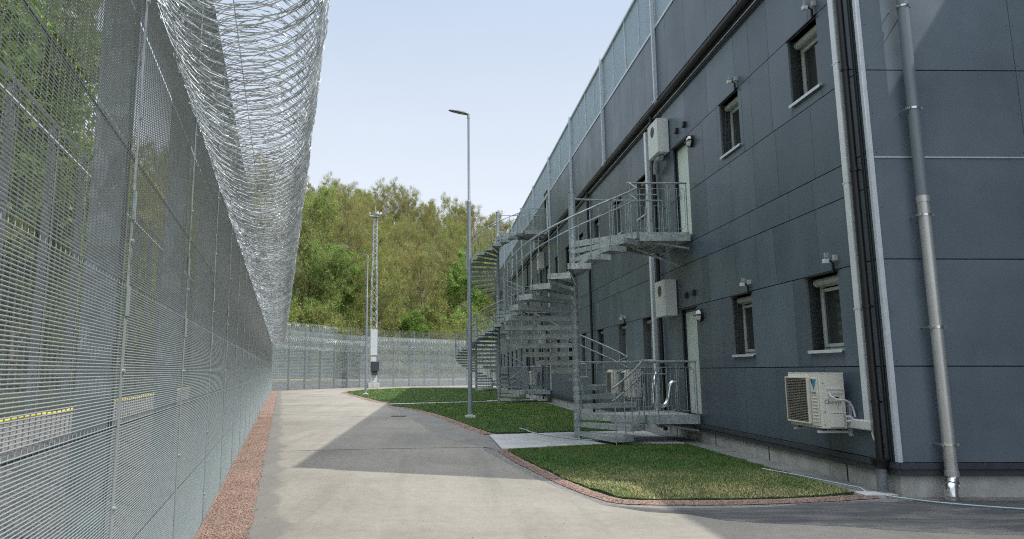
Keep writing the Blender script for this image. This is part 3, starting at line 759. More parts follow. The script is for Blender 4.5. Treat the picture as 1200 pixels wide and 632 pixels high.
# ventilation boxes
def vent_box(loc, label):
    t = bthing('ventilation_box', label, 'ventilation box', loc, 'ventilation boxes on the wall')
    m = MB(); m.box(-.30,-.02,0,.70,0,.84); m.build('casing', M['acw'], t, bevel=.012)
    m = MB(); m.box(-.02,0,.05,.65,.05,.79); m.build('back_plate', M['darktrim'], t)
    m = MB()
    ring = [(-.304,.35+.13*math.cos(2*pi*k/24),.60+.13*math.sin(2*pi*k/24)) for k in range(24)]
    m.add(ring,[tuple(range(24))]); m.build('fan_vent', M['dark'], t)
    m = MB()
    for k in range(5): m.box(-.309,-.3045,.24,.46,.51+.04*k,.516+.04*k)
    m.build('vent_grille', M['galv'], t)
    return t
vent_box((0,7.15,2.76), 'pale ventilation box beside the lower door of the near stairs')
vent_box((0,7.15,6.66), 'pale ventilation box beside the upper door of the near stairs, over a bent grey pipe')
vent_box((0,25.75,2.76), 'small pale ventilation box by the ground door of the second stairs')
vent_box((0,25.75,6.66), 'small pale ventilation box by the middle door of the second stairs')
t = bthing('bent_pipe', 'bent grey pipe under the upper ventilation box of the near stairs', 'pipe', (0,7.6,6.5))
m = MB(); m.tube(bez((-.18,-.3,.06),(-.2,.0,.1),(-.16,.15,.1),(-.12,.3,-.16)), .065, 14); m.build('pipe', M['galv'], t)

# wall lamps
def wall_lamp(loc, label):
    t = bthing('wall_lamp', label, 'wall lamp', loc, 'round bulkhead lamps by the doors')
    m = MB(); m.tube([(0,0,0),(-.05,0,0)], .135, 24); m.build('base', M['black'], t)
    m = MB(); m.tube([(-.05,0,0),(-.08,0,0),(-.105,0,0),(-.118,0,0)], [.12,.105,.07,.02], 24); m.build('cover', M['lamp_cover'], t)
    m = MB(); m.box(-.125,-.05,-.125,.125,-.012,.012); m.tube([(-.05,0,0),(-.065,0,0)], .136, 24, False); m.build('guard', M['black'], t)
wall_lamp((0,5.82,2.66),'round lamp beside the lower door of the near stairs')
wall_lamp((0,5.82,6.46),'round lamp beside the upper door of the near stairs')
wall_lamp((0,24.3,2.66),'round lamp beside the ground door of the second stairs')
# small wall boxes
for i,(s,z,lb) in enumerate(((6.55,3.16,'left of the two small black boxes above the lower door'),(6.1,3.17,'right of the two small black boxes above the lower door'),
                           (6.62,6.98,'left of the two small black boxes above the upper door'),(6.15,6.96,'right of the two small black boxes above the upper door'))):
    t = bthing('sensor_box', lb, 'wall sensor', (0,s,z), 'small black boxes above the doors')
    m = MB(); m.box(-.06,0,-.05,.05,-.06,.06); m.box(-.075,-.06,-.035,.035,-.06,-.03); m.build('casing', M['black'], t, bevel=.006)
# window detectors
for s,z,lb in ((.93,2.90,'small detector cluster above the lower window nearest the corner'),(3.55,2.90,'small detector cluster above the second lower window from the corner'),
            (.93,6.70,'small detector cluster above the upper window nearest the corner'),(3.55,6.70,'small detector cluster above the second upper window from the corner'),
            (11.53,2.90,'small detector cluster above the lower window behind the near stairs')):
    t = bthing('window_detector', lb, 'detector', (0,s,z), 'detector clusters above windows')
    m = MB(); m.box(-.05,-.02,-.012,.012,-.04,.10); m.tube([(-.03,0,.09),(-.10,0,.14)],.012,6); m.build('bracket', M['black'], t)
    m = MB(); m.box(-.17,-.10,-.03,.03,.09,.15); m.build('sensor_head', M['white'], t, bevel=.005)
    m = MB(); m.box(-.06,.0,-.075,-.03,.12,.20); m.build('sensor_head', M['frame'], t, bevel=.005)
    m = MB(); m.box(-.14,-.08,.0,.035,.17,.24); m.box(-.07,-.03,.03,.06,.13,.22); m.build('sensor_head', M['galv'], t, bevel=.005)

# services near the first door
t = bthing('cable_duct', 'pale vertical trunking on the wall left of the near stairs doors', 'cable duct', (0,8.75,.4))
m = MB(); m.box(-.10,0,-.07,.07,0,7.3); m.build('riser', M['duct'], t, bevel=.01)
t = bthing('black_downpipe', 'black pipe beside the doors of the near stairs', 'downpipe', (0,8.2,.1))
m = MB(); m.tube([(-.08,0,0),(-.08,0,7.85)], .05, 12); m.build('pipe', M['black'], t)
m = MB()
for zz in (1.5,2.9,4.3,5.7,7.1): m.tube([(-.08,0,zz),(-.08,0,zz+.04)], .06, 12)
m.build('bracket', M['black'], t)
for s, lb in ((15.6,'black pipe on the wall right of the near stairs column'),(26.7,'black pipe behind the second stairs'),(31.8,'black pipe on the wall beyond the second stairs')):
    t = bthing('black_downpipe', lb, 'downpipe', (0,s,.1)); m = MB(); m.tube([(-.07,0,0),(-.07,0,7.85)], .045, 10); m.build('pipe', M['black'], t)
for s,z,lb,pp in ((7.9,.7,'foil-wrapped pipe leaning behind the lower platform railing',((-.25,.2,.75),(-.3,.1,.8),(-.45,-.05,.5),(-.5,-.2,.05))),
               (7.75,.7,'foil-wrapped elbow pipe nearest the wall behind the lower platform railing',((-.12,-.5,.55),(-.35,-.5,.62),(-.22,-.55,.0),(-.5,-.6,.02))),
               (7.0,.0,'foil-wrapped pipe bend under the lower platform',((-.2,.3,.42),(-.5,.1,.2),(-.7,-.1,.3),(-.75,-.3,.45)))):
    t = bthing('foil_pipe', lb, 'insulated pipe', (0,s,z)); m = MB(); m.tube(bez(*pp), .045, 12)
    for k in range(6):
        q = bez(*pp)[2*k+1]; q2 = bez(*pp)[2*k+2]; m.tube([q, tuple(Vector(q).lerp(Vector(q2),.25))], .05, 12)
    m.build('pipe', M['foil'], t)

# ------------------------------------------------------------------ spiral stairs
RS, A0, A1, NT = 1.58, 22.0, 317.0, 19     # tread angles: from A0 (just after the lower landing) round to A1
LV = [.58, 4.46, 8.36]
PX0, PX1, PY0, PY1 = 1.07, 2.36, -.95, .60
def pol(r, a): return (r*math.cos(math.radians(a)), r*math.sin(math.radians(a)))
def wedge(mb, r0, r1, a0, a1, z0, z1, n=3):
    ip = [pol(r0,a0+(a1-a0)*k/n) for k in range(n+1)]; op = [pol(r1,a0+(a1-a0)*k/n) for k in range(n+1)]
    mb.prism(op + ip[::-1], z0, z1)
def radial(mb, a, r0, r1, z0, z1, th=.004):
    p, q = Vector(pol(r0,a)), Vector(pol(r1,a)); n = Vector((-(q-p).y,(q-p).x)).normalized()*th
    mb.prism([tuple(p-n),tuple(q-n),tuple(q+n),tuple(p+n)], z0, z1)
def make_stair(levels, label):
    root = empty('spiral_staircase'); tag(root, label, 'spiral staircase', 'galvanised spiral stairs along the block')
    topz = levels[-1]
    m = MB(); m.tube([(0,0,0),(0,0,topz+1.15)], .078, 20); m.tube([(0,0,topz+1.15),(0,0,topz+1.165)], .09, 20); m.box(-.14,.14,-.14,.14,.0,.012); m.build('column', M['galv'], root)
    da = (A1-A0)/NT
    def tread(a, z):
        m = MB()
        wedge(m, .085, RS-.004, a-1.0, a+da+1.0, z-.028, z)
        radial(m, a-.9, .085, RS-.01, z-.105, z-.028); radial(m, a+da+.9, .085, RS-.01, z-.105, z-.028)
        wedge(m, RS-.004, RS+.004, a-1.0, a+da+1.0, z-.10, z+.02)
        m.tube([(0,0,z-.1),(0,0,z+.0)], .088, 14)
        for k in range(7): radial(m, a+da*(k+.5)/7, .3, RS-.03, z, z+.004, .003)
        m.build('tread', M['galvd'], root)
    rail = None
    prev = 0.0
    # bottom flight
    lows = [(-58.5-da*0, .39), (-58.5-da*1+0.0, .195)]
    for a, z in lows: tread(a, z)
    def rail_obj(pts, name='outer_railing'):
        m = MB(); m.tube(pts, .021, 10); m.tube([(x*.995,y*.995,z-.25) for x,y,z in pts], .016, 8)
        return m.build(name, M['galv'], root)
    def post(par, x, y, z0, z1, r=.013):
        m = MB(); m.tube([(x,y,z0),(x,y,z1)], r, 6); m.build('post', M['galv'], par)
    RR = RS+.02
    # entry rail (outer side of bottom flight)
    pts = []
    for k in range(9):
        a = -76+33*k/8; z = .10+.58*(a+76)/33; pts.append((*pol(RR,a), z+1.05))
    er = rail_obj(pts, 'entry_railing')
    for a, z in ((-74,.05),(-66,.15),(-59,.28),(-51,.42),(-44.5,.5)): post(er, *pol(RR,a), z-.02, z+1.02)
    # inner hand rail on the column
    m = MB(); m.tube([(-.02,-.16,1.5),(.10,-.16,1.05),(.10,-.16,1.0),(-.05,-.18,.35)], .013, 8); m.tube([(0,0,1.02),(.10,-.16,1.02)],.008,6); m.build('inner_handrail', M['galv'], root)
    for li, z0 in enumerate(levels):
        # landing wedge + platform
        m = MB()
        wedge(m, .085, RS, -43, A0, z0-.03, z0, 8); wedge(m, RS-.004, RS+.004, -43, -36, z0-.14, z0+.01, 2); radial(m, -43, .085, RS, z0-.14, z0-.03); radial(m, A0, .085, RS, z0-.12, z0-.03)
        m.tube([(0,0,z0-.16),(0,0,z0)], .09, 14)
        m.build('landing', M['galvd'], root)
        m = MB(); m.box(PX0,PX1,PY0,PY1,z0-.026,z0+.002)
        m.box(PX0-.004,PX1,PY0-.010,PY0,z0-.17,z0+.02); m.box(PX0-.004,PX1,PY1,PY1+.010,z0-.17,z0+.02); m.box(PX0-.012,PX0-.004,PY0-.01,PY1+.01,z0-.17,z0+.02) if False else None
        for k in range(4):
            xx = PX0+.05+(PX1-PX0-.1)*k/3; m.box(xx-.015,xx+.015,PY0,PY1,z0-.13,z0-.03)
        # support strut back to the wall
        m.tube([(PX0+.2,-.2,z0-.15),(PX1,-.2,z0-.6)],.03,4) if li else None
        m.tube([(PX0+.2,PY0+.1,z0-.13),(PX1,PY0+.1,z0-.32)],.028,4); m.tube([(PX0+.2,PY1-.1,z0-.13),(PX1,PY1-.1,z0-.32)],.028,4)
        m.build('platform', M['galvd'], root)
        # platform rails, front (towards camera) and back
        for side, yy in ((0,PY0-.0),(1,PY1)):
            m = MB(); m.tube([(PX0-.04,yy,z0+1.12),(PX1-.02,yy,z0+1.12)], .021, 10)
            if side: m.tube([(.05,yy-.12,z0+1.12),(PX0-.04,yy,z0+1.12)], .021, 10)
            m.tube([(PX0-.02,yy,z0+.86),(PX0+.6,yy,z0+.86)], .013, 8) if side == 0 else None
            pr = m.build('platform_railing', M['galv'], root)
            nx = 6
            for k in range(nx+1):
                xx = PX0+.02+(PX1-PX0-.06)*k/nx
                if k % 2 == 0: post(pr, xx, yy, z0-.15, z0+1.11, .013)
                else: post(pr, xx, yy, z0+.02, z0+.98, .008)
            for k in range(0,nx,2):
                xa = PX0+.06+(PX1-PX0-.06)*k/nx; xb = xa+(PX1-PX0)/nx*2-.1; r_ = .05
                loop = [(xa+r_,yy,z0+1.0),(xb-r_,yy,z0+1.0),(xb,yy,z0+1.0-r_),(xb,yy,z0+.1+r_),(xb-r_,yy,z0+.1),(xa+r_,yy,z0+.1),(xa,yy,z0+.1+r_),(xa,yy,z0+1.0-r_),(xa+r_,yy,z0+1.0)]
                m = MB(); m.tube(loop, .007, 5); m.build('infill_frame', M['galv'], pr)
        if li+1 < len(levels):
            z1 = levels[li+1]; dz = (z1-z0)/(NT+1)
            for k in range(NT): tread(A0+da*k, z0+dz*(k+1))
            pts = []
            n = 72
            for k in range(n+1):
                a = A0+8+(A1-A0-6)*k/n; z = z0+dz*(((a-A0)/da)+.5)
                z = min(z, z1+.1)
                pts.append((*pol(RR,a), z+1.05))
            # close to the platform corners
            pts = [(PX0,PY1,z0+1.12)] + pts + [(PX0,PY0,z1+1.12)]
            r_ = rail_obj(pts)
            for k in range(NT):
                a = A0+da*k
                if k == 0: continue
                z = z0+dz*(k+1)
                post(r_, *pol(RR,a+1), z-.10, z+1.0+.0, .014)
                if k < NT: post(r_, *pol(RR,a+da*.5), z-.02, z+1.02+dz*.0, .008)
            # guard hoop on the outside
    return root
st1 = make_stair(LV[:2], 'nearest galvanised spiral stairs with doors on two floors'); 
def put(o, s): o.location = bl(-2.42, s, 0); o.rotation_euler = (0,0,BR)
put(st1, 7.0)
st2 = make_stair(LV, 'tall galvanised spiral stairs reaching the third floor'); put(st2, 25.55)
st3 = copy_tree(st1); put(st3, 44.1); tag(st3, 'farthest galvanised spiral stairs, partly hidden behind the lamp post')

# ------------------------------------------------------------------ lamps
def make_lamp(H, label):
    t = empty('street_lamp'); tag(t, label, 'street lamp', 'lamp posts on the lawn')
    m = MB(); m.tube([(0,0,0),(0,0,H*.70)], [.072,.062], 16); m.tube([(0,0,H*.70),(0,0,H*.705),(0,0,H-.05)], [.062,.045,.04], 16); m.tube([(0,0,H*.38),(0,0,H*.385)],.072,16); m.build('pole', M['pole'], t)
    m = MB(); m.box(-.17,.17,-.17,.17,.0,.07); m.tube([(0,0,.07),(0,0,.12)], .09, 16); m.build('base', M['conc'], t, bevel=.01)
    m = MB(); m.tube([(0,0,H-.12),(0,0,H+.02)], .05, 14); m.tube([(0,0,H-.02),(-.04,0,H+.05)], .045, 12); m.build('bracket', M['frame'], t)
    m = MB(); P_ = []
    # tapered flat head tilted up to the left
    for (x,wd,th) in ((0.02,.05,.04),(-.1,.09,.05),(-.3,.11,.05),(-.5,.10,.04),(-.64,.06,.025),(-.68,.02,.01)):
        z = H+.03-x*.20
        P_ += [(x,-wd,z-th*.3),(x,-wd*.7,z+th*.7),(x,wd*.7,z+th*.7),(x,wd,z-th*.3),(x,wd*.8,z-th*.6),(x,-wd*.8,z-th*.6)]
    fs = [tuple(range(6)), tuple(reversed(range(30,36)))]
    for i in range(5):
        for k in range(6): fs.append((i*6+k,(i+1)*6+k,(i+1)*6+(k+1)%6,i*6+(k+1)%6))
    m.add(P_, fs); m.build('lamp_head', M['lamp_head'], t)
    m = MB()
    for (a,b) in ((-.12,-.3),(-.33,-.5)):
        za, zb = H+.03-a*.2-.036, H+.03-b*.2-.031; m.add([(a,-.05,za),(b,-.05,zb),(b,.05,zb),(a,.05,za)],[(0,1,2,3)])
    m.build('lens', M['led'], t)
    return t
l1 = make_lamp(10.05, 'tall grey lamp post on the grass before the near stairs'); l1.location = (.84,22.1,.03)
l2 = make_lamp(8.9, 'smaller far lamp post beside the lattice mast'); l2.location = (-4.95,43.9,.03)

# ------------------------------------------------------------------ lattice mast
t = empty('lattice_mast', (-6.35,62.0,0), .3); tag(t, 'slender lattice mast with cameras on top near the far fence', 'camera mast')
H = 15.6
def lat(m, z0, z1, w0, w1, step):
    cs = [(-1,-1),(1,-1),(1,1),(-1,1)]
    for a,b in cs: m.tube([(a*w0,b*w0,z0),(a*w1,b*w1,z1)], .035, 6)
    n = int((z1-z0)/step)
    for k in range(n):
        u0, u1 = k/n, (k+1)/n; wa, wb = w0+(w1-w0)*u0, w0+(w1-w0)*u1; za, zb = z0+(z1-z0)*u0, z0+(z1-z0)*u1
        for i in range(4):
            p, q = cs[i], cs[(i+1)%4]
            if k%2: p, q = q, p
            m.tube([(p[0]*wa,p[1]*wa,za),(q[0]*wb,q[1]*wb,zb)], .022, 4)
m = MB(); lat(m, 5.2, 10.6, .26, .24, .55); m.build('lattice', M['razor'], t)
m = MB(); lat(m, 10.6, H, .19, .16, .42); m.build('lattice', M['razor'], t)
m = MB(); m.box(-.30,.30,-.30,.30,.5,2.0); m.box(-.30,.30,-.30,.30,2.9,5.2); m.box(-.24,.24,-.24,.24,2.0,2.9); m.build('climb_guard', M['duct'], t, bevel=.01)
m = MB(); m.box(-.5,.5,-.5,.5,0,.45); m.build('base', M['conc'], t, bevel=.02)
m = MB(); m.box(-.30,.42,-.62,-.31,1.5,2.35); m.box(-.2,.3,-.55,-.31,1.15,1.5); m.build('cabinet', M['darktrim'], t, bevel=.02)
m = MB(); m.box(-.30,.30,-.30,.30,H,H+.05); m.tube([(-.55,-.1,H+.1),(.5,-.1,H+.1)], .04, 8); m.tube([(0,0,H),(0,0,H+1.1)], .03, 8); m.build('head_frame', M['galv'], t)
for x,q in ((-.55,.6),(.12,1.1),(.45,.9)):
    m = MB(); m.tube([(x,-.1,H+.12),(x,-.1,H+.3)], .035, 8); m.box(x-.10*q,x+.10*q,-.45*q,.1,H+.25,H+.25+.2*q); m.build('surveillance_camera', M['white'], t, bevel=.03)

# ------------------------------------------------------------------ fences
PW, FH = 1.983, 4.8
def panel_mesh(qh=.0025, qv=.0020, mat='wire', pv=.0495, bars=True):
    m = MB(); r = .002
    def hw(z, q=qh):
        c = -.0022; P4 = [(c-q,z),(c,z+q),(c+q,z),(c,z-q)]
        m.add([(0,a,b) for a,b in P4]+[(PW,a,b) for a,b in P4],[(0,1,5,4),(1,2,6,5),(2,3,7,6),(3,0,4,7)])
    def vw(x, q=qv):
        P4 = [(x-q,.0020),(x,.0020-q),(x+q,.0020),(x,.0020+q)]
        m.add([(a,b,.02) for a,b in P4]+[(a,b,FH) for a,b in P4],[(0,1,5,4),(1,2,6,5),(2,3,7,6),(3,0,4,7)])
    def wire(x0,x1,y0,y1,z0,z1,axis):
        if axis == 'z': m.add([(x0,y0,z0),(x1,y0,z0),(x1,y1,z0),(x0,y1,z0),(x0,y0,z1),(x1,y0,z1),(x1,y1,z1),(x0,y1,z1)],[(0,1,5,4),(1,2,6,5),(2,3,7,6),(3,0,4,7)])
        else: m.add([(x0,y0,z0),(x0,y1,z0),(x0,y1,z1),(x0,y0,z1),(x1,y0,z0),(x1,y1,z0),(x1,y1,z1),(x1,y0,z1)],[(0,1,5,4),(1,2,6,5),(2,3,7,6),(3,0,4,7)])
    z = .04; n = 0
    while z < FH:
        hw(z); z += .0127; n += 1
        if n % 48 == 0: z += .014
    x = .03
    while x < PW-.01: vw(x); x += pv
    m.cur = 1
    if bars:
        for zz in (1.255,2.50,3.755): m.box(0,PW,.004,.010,zz-.006,zz+.005)
    o = m.build('mesh_panel', [M[mat], M['darktrim']]); return o
PANEL = panel_mesh(); PMESH = PANEL.data; bpy.data.objects.remove(PANEL)
PANEL = panel_mesh(.0013, .0016, 'wire_dull', .0762, False); PMESH2 = PANEL.data; bpy.data.objects.remove(PANEL)
def post_mesh():
    m = MB(); m.box(-.05,.05,.03,.17,-.1,FH+.02)
    me = m.build('fence_post', M['post'])
    d = me.data; bpy.data.objects.remove(me)
    m = MB(); m.box(-.018,.018,-.010,-.005,.02,FH)
    for k in range(8):
        m.tube([(0,-.010,.3+.6*k),(0,-.022,.3+.6*k)], .010, 6)
    for zz in (2.2,1.75,3.6): m.box(-.022,.022,-.018,-.010,zz,zz+.14)
    me = m.build('clamp_bar', M['wire']); d2 = me.data; bpy.data.objects.remove(me)
    m = MB(); m.tube([(0,.04,3.5),(0,-.16,3.55)],.012,4)
    me = m.build('arm', M['post']); d3 = me.data; bpy.data.objects.remove(me)
    return d, d2, d3
POST, CLAMP, ARM = post_mesh()
def fence_run(P0, P1, n, label, z=0.0, group='perimeter mesh fences', last=True, zs=1):
    d = P1-P0; L = d.length; a = math.atan2(d.y, d.x)
    # local x along the run; local +y = outwards (left of the direction)
    root = empty('mesh_fence', (P0.x,P0.y,z), a); tag(root, label, 'fence', group); root.scale = (1,1,zs)
    for k in range(n):
        o = bpy.data.objects.new('mesh_panel', PMESH2 if zs != 1 else PMESH); col.objects.link(o); o.parent = root; o.location = (k*L/n,0,0); o.scale = (L/n/PW,1,1)
    for k in range(n+(1 if last else 0)):
        o = bpy.data.objects.new('fence_post', POST); col.objects.link(o); o.parent = root; o.location = (k*L/n,0,0); o.scale = (1 if zs == 1 else .55,1,1)
        c = bpy.data.objects.new('clamp_bar', CLAMP); col.objects.link(c); c.parent = o
        c = bpy.data.objects.new('bracket_arm', ARM); col.objects.link(c); c.parent = o
    return root
YS = 3.13-1.93*4
fence_run(on_fence(YS), C1, 30, 'tall fine-mesh steel fence along the left side of the road', last=False)
fence_run(C1, C2, 6, 'mesh fence at the far bend of the road, left of the lattice mast', last=False)
fence_run(C2, C3, 14, 'far mesh fence behind the lawn, right of the lattice mast')
ol = offset_line(3.55)
oa = ol[1]-(U*58.5)
fence_run(oa, ol[1], 29, 'outer fence running parallel behind the left mesh fence', z=.7, group='outer fence line', last=False, zs=1.115)
fence_run(ol[1], ol[2], 8, 'outer fence behind the far bend of the road', z=.7, group='outer fence line', last=False)
fence_run(ol[2], ol[3], 14, 'outer fence behind the far lawn', z=.7, group='outer fence line', zs=1.05)
# small stones/leaves piled at fence foot handled by gravel; yellow edging hose along the outer fence
for (a,b,lb) in ((oa+U*4, ol[1], 'yellow hose lying along the foot of the outer left fence'),(ol[1], ol[2], 'pale yellow hose along the foot of the outer fence at the bend'),):
    m = MB(); n = 60; pts = []
    dv = (b-a); nn = outn(a,b)
    for k in range(n+1):
        p = a+dv*(k/n)-nn*(.18+.05*math.sin(k*.9)+.03*math.sin(k*2.3)); pts.append((p.x,p.y,.745+.012*math.sin(k*1.7)))
    m.tube(pts, .028, 8); tag(m.build('yellow_hose', M['yellow']), lb, 'hose')
m = MB(); p = [oa+U*(9.0+.16*k)-outn(oa,ol[1])*(.22+.02*k) for k in range(6)]; m.tube([(q.x,q.y,.79) for q in p], .022, 8); tag(m.build('green_strap', M['green']), 'short green strap lying on the yellow hose', 'strap')

# razor wire
def razor(name, P0, P1, z, r, label, pitch=.2, strands=4, latoff=0, thick=.0042, seed=1, seg=26, barb=True, group='razor wire coils'):
    rr = random.Random(seed); m = MB()
    d = (P1-P0); L = d.length; u = d.normalized(); nn = Vector((-u.y,u.x,0)); zz = Vector((0,0,1))
    for sidx in range(strands):
        sg = 1 if sidx % 2 else -1; ph = rr.uniform(0,6.28); turns = L/pitch; N_ = int(turns*seg); pts = []
        rs = r*(1.0 if sidx < 2 else rr.uniform(.93,1.0))
        for k in range(N_+1):
            t = k/N_; x = t*L; a = ph + sg*2*pi*turns*t
            wob = .035*noise.noise(Vector((x*1.3,sidx*9.1,seed))); w2 = .09*noise.noise(Vector((x*.8,sidx*5.3+3,seed)))
            rad = rs*(1+wob*1.2+.03*noise.noise(Vector((a*1.1,x*.6,sidx))))
            xx = x + .10*math.sin(a*1.0+sidx)+w2*.5
            p = P0 + u*xx + nn*(latoff+rad*math.cos(a)) + zz*(z+rad*math.sin(a)+wob*.5)
            pts.append(p)
        m.tube(pts, thick, 3, False, False)
        if barb:
            step = max(1,int(seg*.085/(2*pi*r)*1.0))
            for k in range(2, N_-1, 1):
                p = pts[k]; t_ = (pts[k+1]-pts[k-1]).normalized()
                q = Vector((rr.gauss(0,1),rr.gauss(0,1),rr.gauss(0,1))); q = (q - t_*q.dot(t_)).normalized()
                p = p + t_*rr.uniform(-.03,.03)
                m.add([p-t_*.026+q*.012, p+t_*.004+q*.003, p+t_*.026-q*.012, p-t_*.004-q*.003, p-t_*.022-q*.011, p+t_*.022+q*.011],[(0,1,2,3),(4,1,5,3)])
    # line wires
    for a in (0.6,2.5,4.7):
        m.tube([tuple(P0+nn*(latoff+r*.97*math.cos(a))+zz*(z+r*.97*math.sin(a))), tuple(P1+nn*(latoff+r*.97*math.cos(a))+zz*(z+r*.97*math.sin(a)))], .003, 3, False, False)
    o = m.build(name, M['razor']); tag(o, label, 'razor wire', group)
    return o
razor('razor_wire_coil', on_fence(-1.5), on_fence(44.5), 3.57, .458, 'huge razor wire coil hanging along the top of the left fence', pitch=.16, strands=5, latoff=-.445, thick=.0030)
razor('razor_wire_coil', C1+(C2-C1)*.02, C2, 3.75, .52, 'razor wire coil along the fence at the far bend', pitch=.3, strands=3, latoff=-.45, thick=.006, seed=3, seg=18)
razor('razor_wire_coil', C2, C3, 4.2, .5, 'razor wire coil along the far fence behind the lawn', pitch=.36, strands=3, latoff=-.4, thick=.006, seed=4, seg=16)
m = MB(); m.tube([tuple(oa+Vector((0,0,6.06))), tuple(ol[1]+Vector((0,0,6.06)))], .035, 6); m.tube([tuple(oa+Vector((0,0,5.75))), tuple(ol[1]+Vector((0,0,5.75)))], .02, 6); tag(m.build('top_rail', M['white']), 'pale twin rail along the top of the outer left fence', 'rail')
razor('razor_wire_coil', ol[1], ol[2], 5.35, .45, 'razor wire coil on the outer fence behind the far bend', pitch=.35, strands=3, latoff=-.3, thick=.007, seed=6, seg=16)

# hose across the foreground
m = MB(); pts = smooth_poly([(4.75,10.5),(4.95,9.9),(5.08,9.3),(5.25,8.6),(5.6,8.1),(6.1,7.8),(7.4,7.2),(8.6,6.9)], 3, False)
m.tube([(x,y,.06 if y > 8.75 else .018) for x,y in pts], .0085, 8); tag(m.build('hose', M['hose']), 'pale blue hose crossing the dark asphalt at the corner', 'hose')
m = MB(); pts = smooth_poly([(1.9,17.6),(2.2,16.4),(2.7,15.3),(3.3,14.75)], 3, False)
m.tube([(x,y,.075 if y > 17 else .048) for x,y in pts], .012, 8); tag(m.build('cable', M['hose']), 'thin grey cable lying across the concrete pad', 'cable')
# a white pebble and small litter of stones on the road
s_ = MB(); rr = random.Random(9)
for _ in range(260):
    y = 5.5+14*rr.random()**1.5; x = rr.uniform(-.9-.235*y*.6, 1.2+.2*y); stone(s_, x, y, .004, rr.uniform(.003,.009), rr)
tag(s_.build('loose_stones', concrete('stones',(.24,.235,.22),.3,8)), 'scattered small stones on the road', 'stones', kind='stuff')

# ------------------------------------------------------------------ trees
def leafm(n, c1, c2, t=.3): return leaf_mat(n, c1, c2, t)
L_brown = leafm('budding_twigs', (.24,.225,.080), (.32,.30,.115), .4)
L_olive = leafm('olive_buds', (.19,.235,.062), (.29,.325,.10), .4)
L_green = leafm('fresh_leaves', (.16,.27,.055), (.27,.40,.10), .45)
L_pale = leafm('pale_spring_leaves', (.22,.30,.085), (.31,.40,.13), .45)
L_deep = leafm('deep_leaves', (.12,.205,.045), (.20,.31,.08), .45)
M['twig'] = simple('twig_bark', (.15,.125,.085), .9, var=.3, scale=1)
def make_tree(name, H, W, base, ncl, leafs, mats, seed, leafsize, twigs=1.0, narrow=.5, limbs=14):
    """crown: clusters carried on real limbs; mats = (leaf, leaf2)"""
    rr = random.Random(seed); root = empty(name)
    tr = MB(); lean = Vector((rr.uniform(-.04,.04),rr.uniform(-.04,.04),0))
    def tp(z): return Vector((lean.x*z+.15*math.sin(z*.5+seed), lean.y*z+.12*math.cos(z*.6+seed)-.12*math.cos(seed), z))
    zs = [H*k/10 for k in range(11)]
    tr.tube([tp(z) for z in zs], [max(.02,.014*H*(1-z/H*.93)) for z in zs], 7)
    tips = []
    for k in range(limbs):
        z0 = H*(base+(.9-base)*(k+rr.random())/limbs); a = k*2.4+rr.uniform(-.5,.5)
        u = (z0/H-base)/(1-base)
        reach = W*.5*(1-.75*abs(u-.25)**1.2 if u < .25 else math.sqrt(max(.05,1-((u-.25)/.8)**2)))*rr.uniform(.7,1.1)
        p0 = tp(z0); p3 = p0 + Vector((math.cos(a)*reach, math.sin(a)*reach, reach*rr.uniform(.9,1.6)*(1 if narrow else .6)))
        pm = p0.lerp(p3,.5)+Vector((math.cos(a)*reach*.12,math.sin(a)*reach*.12,-reach*.15))
        tr.tube([p0,pm,p3],[.006*H*(1-u*.6),.004*H*(1-u*.6),.012],5)
        for q in range(4):
            b = p0.lerp(pm,.6) if q==0 else pm.lerp(p3, q/4)
            e = b + Vector((rr.gauss(0,.5),rr.gauss(0,.5),rr.uniform(.4,1.3)))*reach*.42
            tr.tube([b,e],[.022,.008],4); tips.append((b,e,reach))
        tips.append((pm,p3,reach))
    tips.append((tp(H*.85),tp(H*1.0),W*.3))
    c = MB()
    # leaf clumps along the tips
    for i in range(ncl):
        b,e,rc = rr.choice(tips); s = b.lerp(e, rr.uniform(.1,1.1)); cs = rr.uniform(.25,.6)*(.5+.22*W/4)
        s = s + Vector((rr.gauss(0,.5),rr.gauss(0,.5),rr.gauss(0,.4)))*.35*W/4
        c.cur = 1 if rr.random() < .35 else 0
        for _ in range(leafs):
            p = s + Vector((rr.gauss(0,cs),rr.gauss(0,cs),rr.gauss(0,cs*.9)))*.6
            if rr.random() < twigs:   # upright twig blade
                l = rr.uniform(.25,.8); dv = Vector((rr.gauss(0,.35),rr.gauss(0,.35),1)).normalized()*l; a = rr.uniform(0,6.3); w_ = Vector((math.cos(a),math.sin(a),0))*rr.uniform(.010,.026)*(leafsize/.10)
                c.add([p-w_, p+w_, p+dv],[(0,1,2)])
            else:
                ls = leafsize*rr.uniform(.6,1.5); n = Vector((rr.gauss(0,1),rr.gauss(0,1),rr.gauss(0,1)+.6)).normalized(); x = n.orthogonal().normalized(); y = n.cross(x); 
                a = rr.uniform(0,6.3); x, y = x*math.cos(a)+y*math.sin(a), y*math.cos(a)-x*math.sin(a)
                c.add([p-x*ls, p-y*ls*.55, p+x*ls, p+y*ls*.55],[(0,1,2,3)])
    tr.build('trunk', M['bark'], root)
    c.build('crown', list(mats), root)
    return root
protoB = [make_tree('budding_tree', 13+1.2*i, 6.2, .10, 420, 24, (L_brown,L_olive), 20+i, .10, .8, limbs=24) for i in range(4)]
protoO = [make_tree('budding_tree', 12+1.0*i, 6.0, .09, 420, 24, (L_olive,L_brown), 40+i, .11, .66, limbs=24) for i in range(3)]
protoG = [make_tree('leafy_tree', 10.5+1.5*i, 6.2, .10, 420, 26, (L_green,L_deep), 60+i, .13, .06, limbs=20) for i in range(2)]
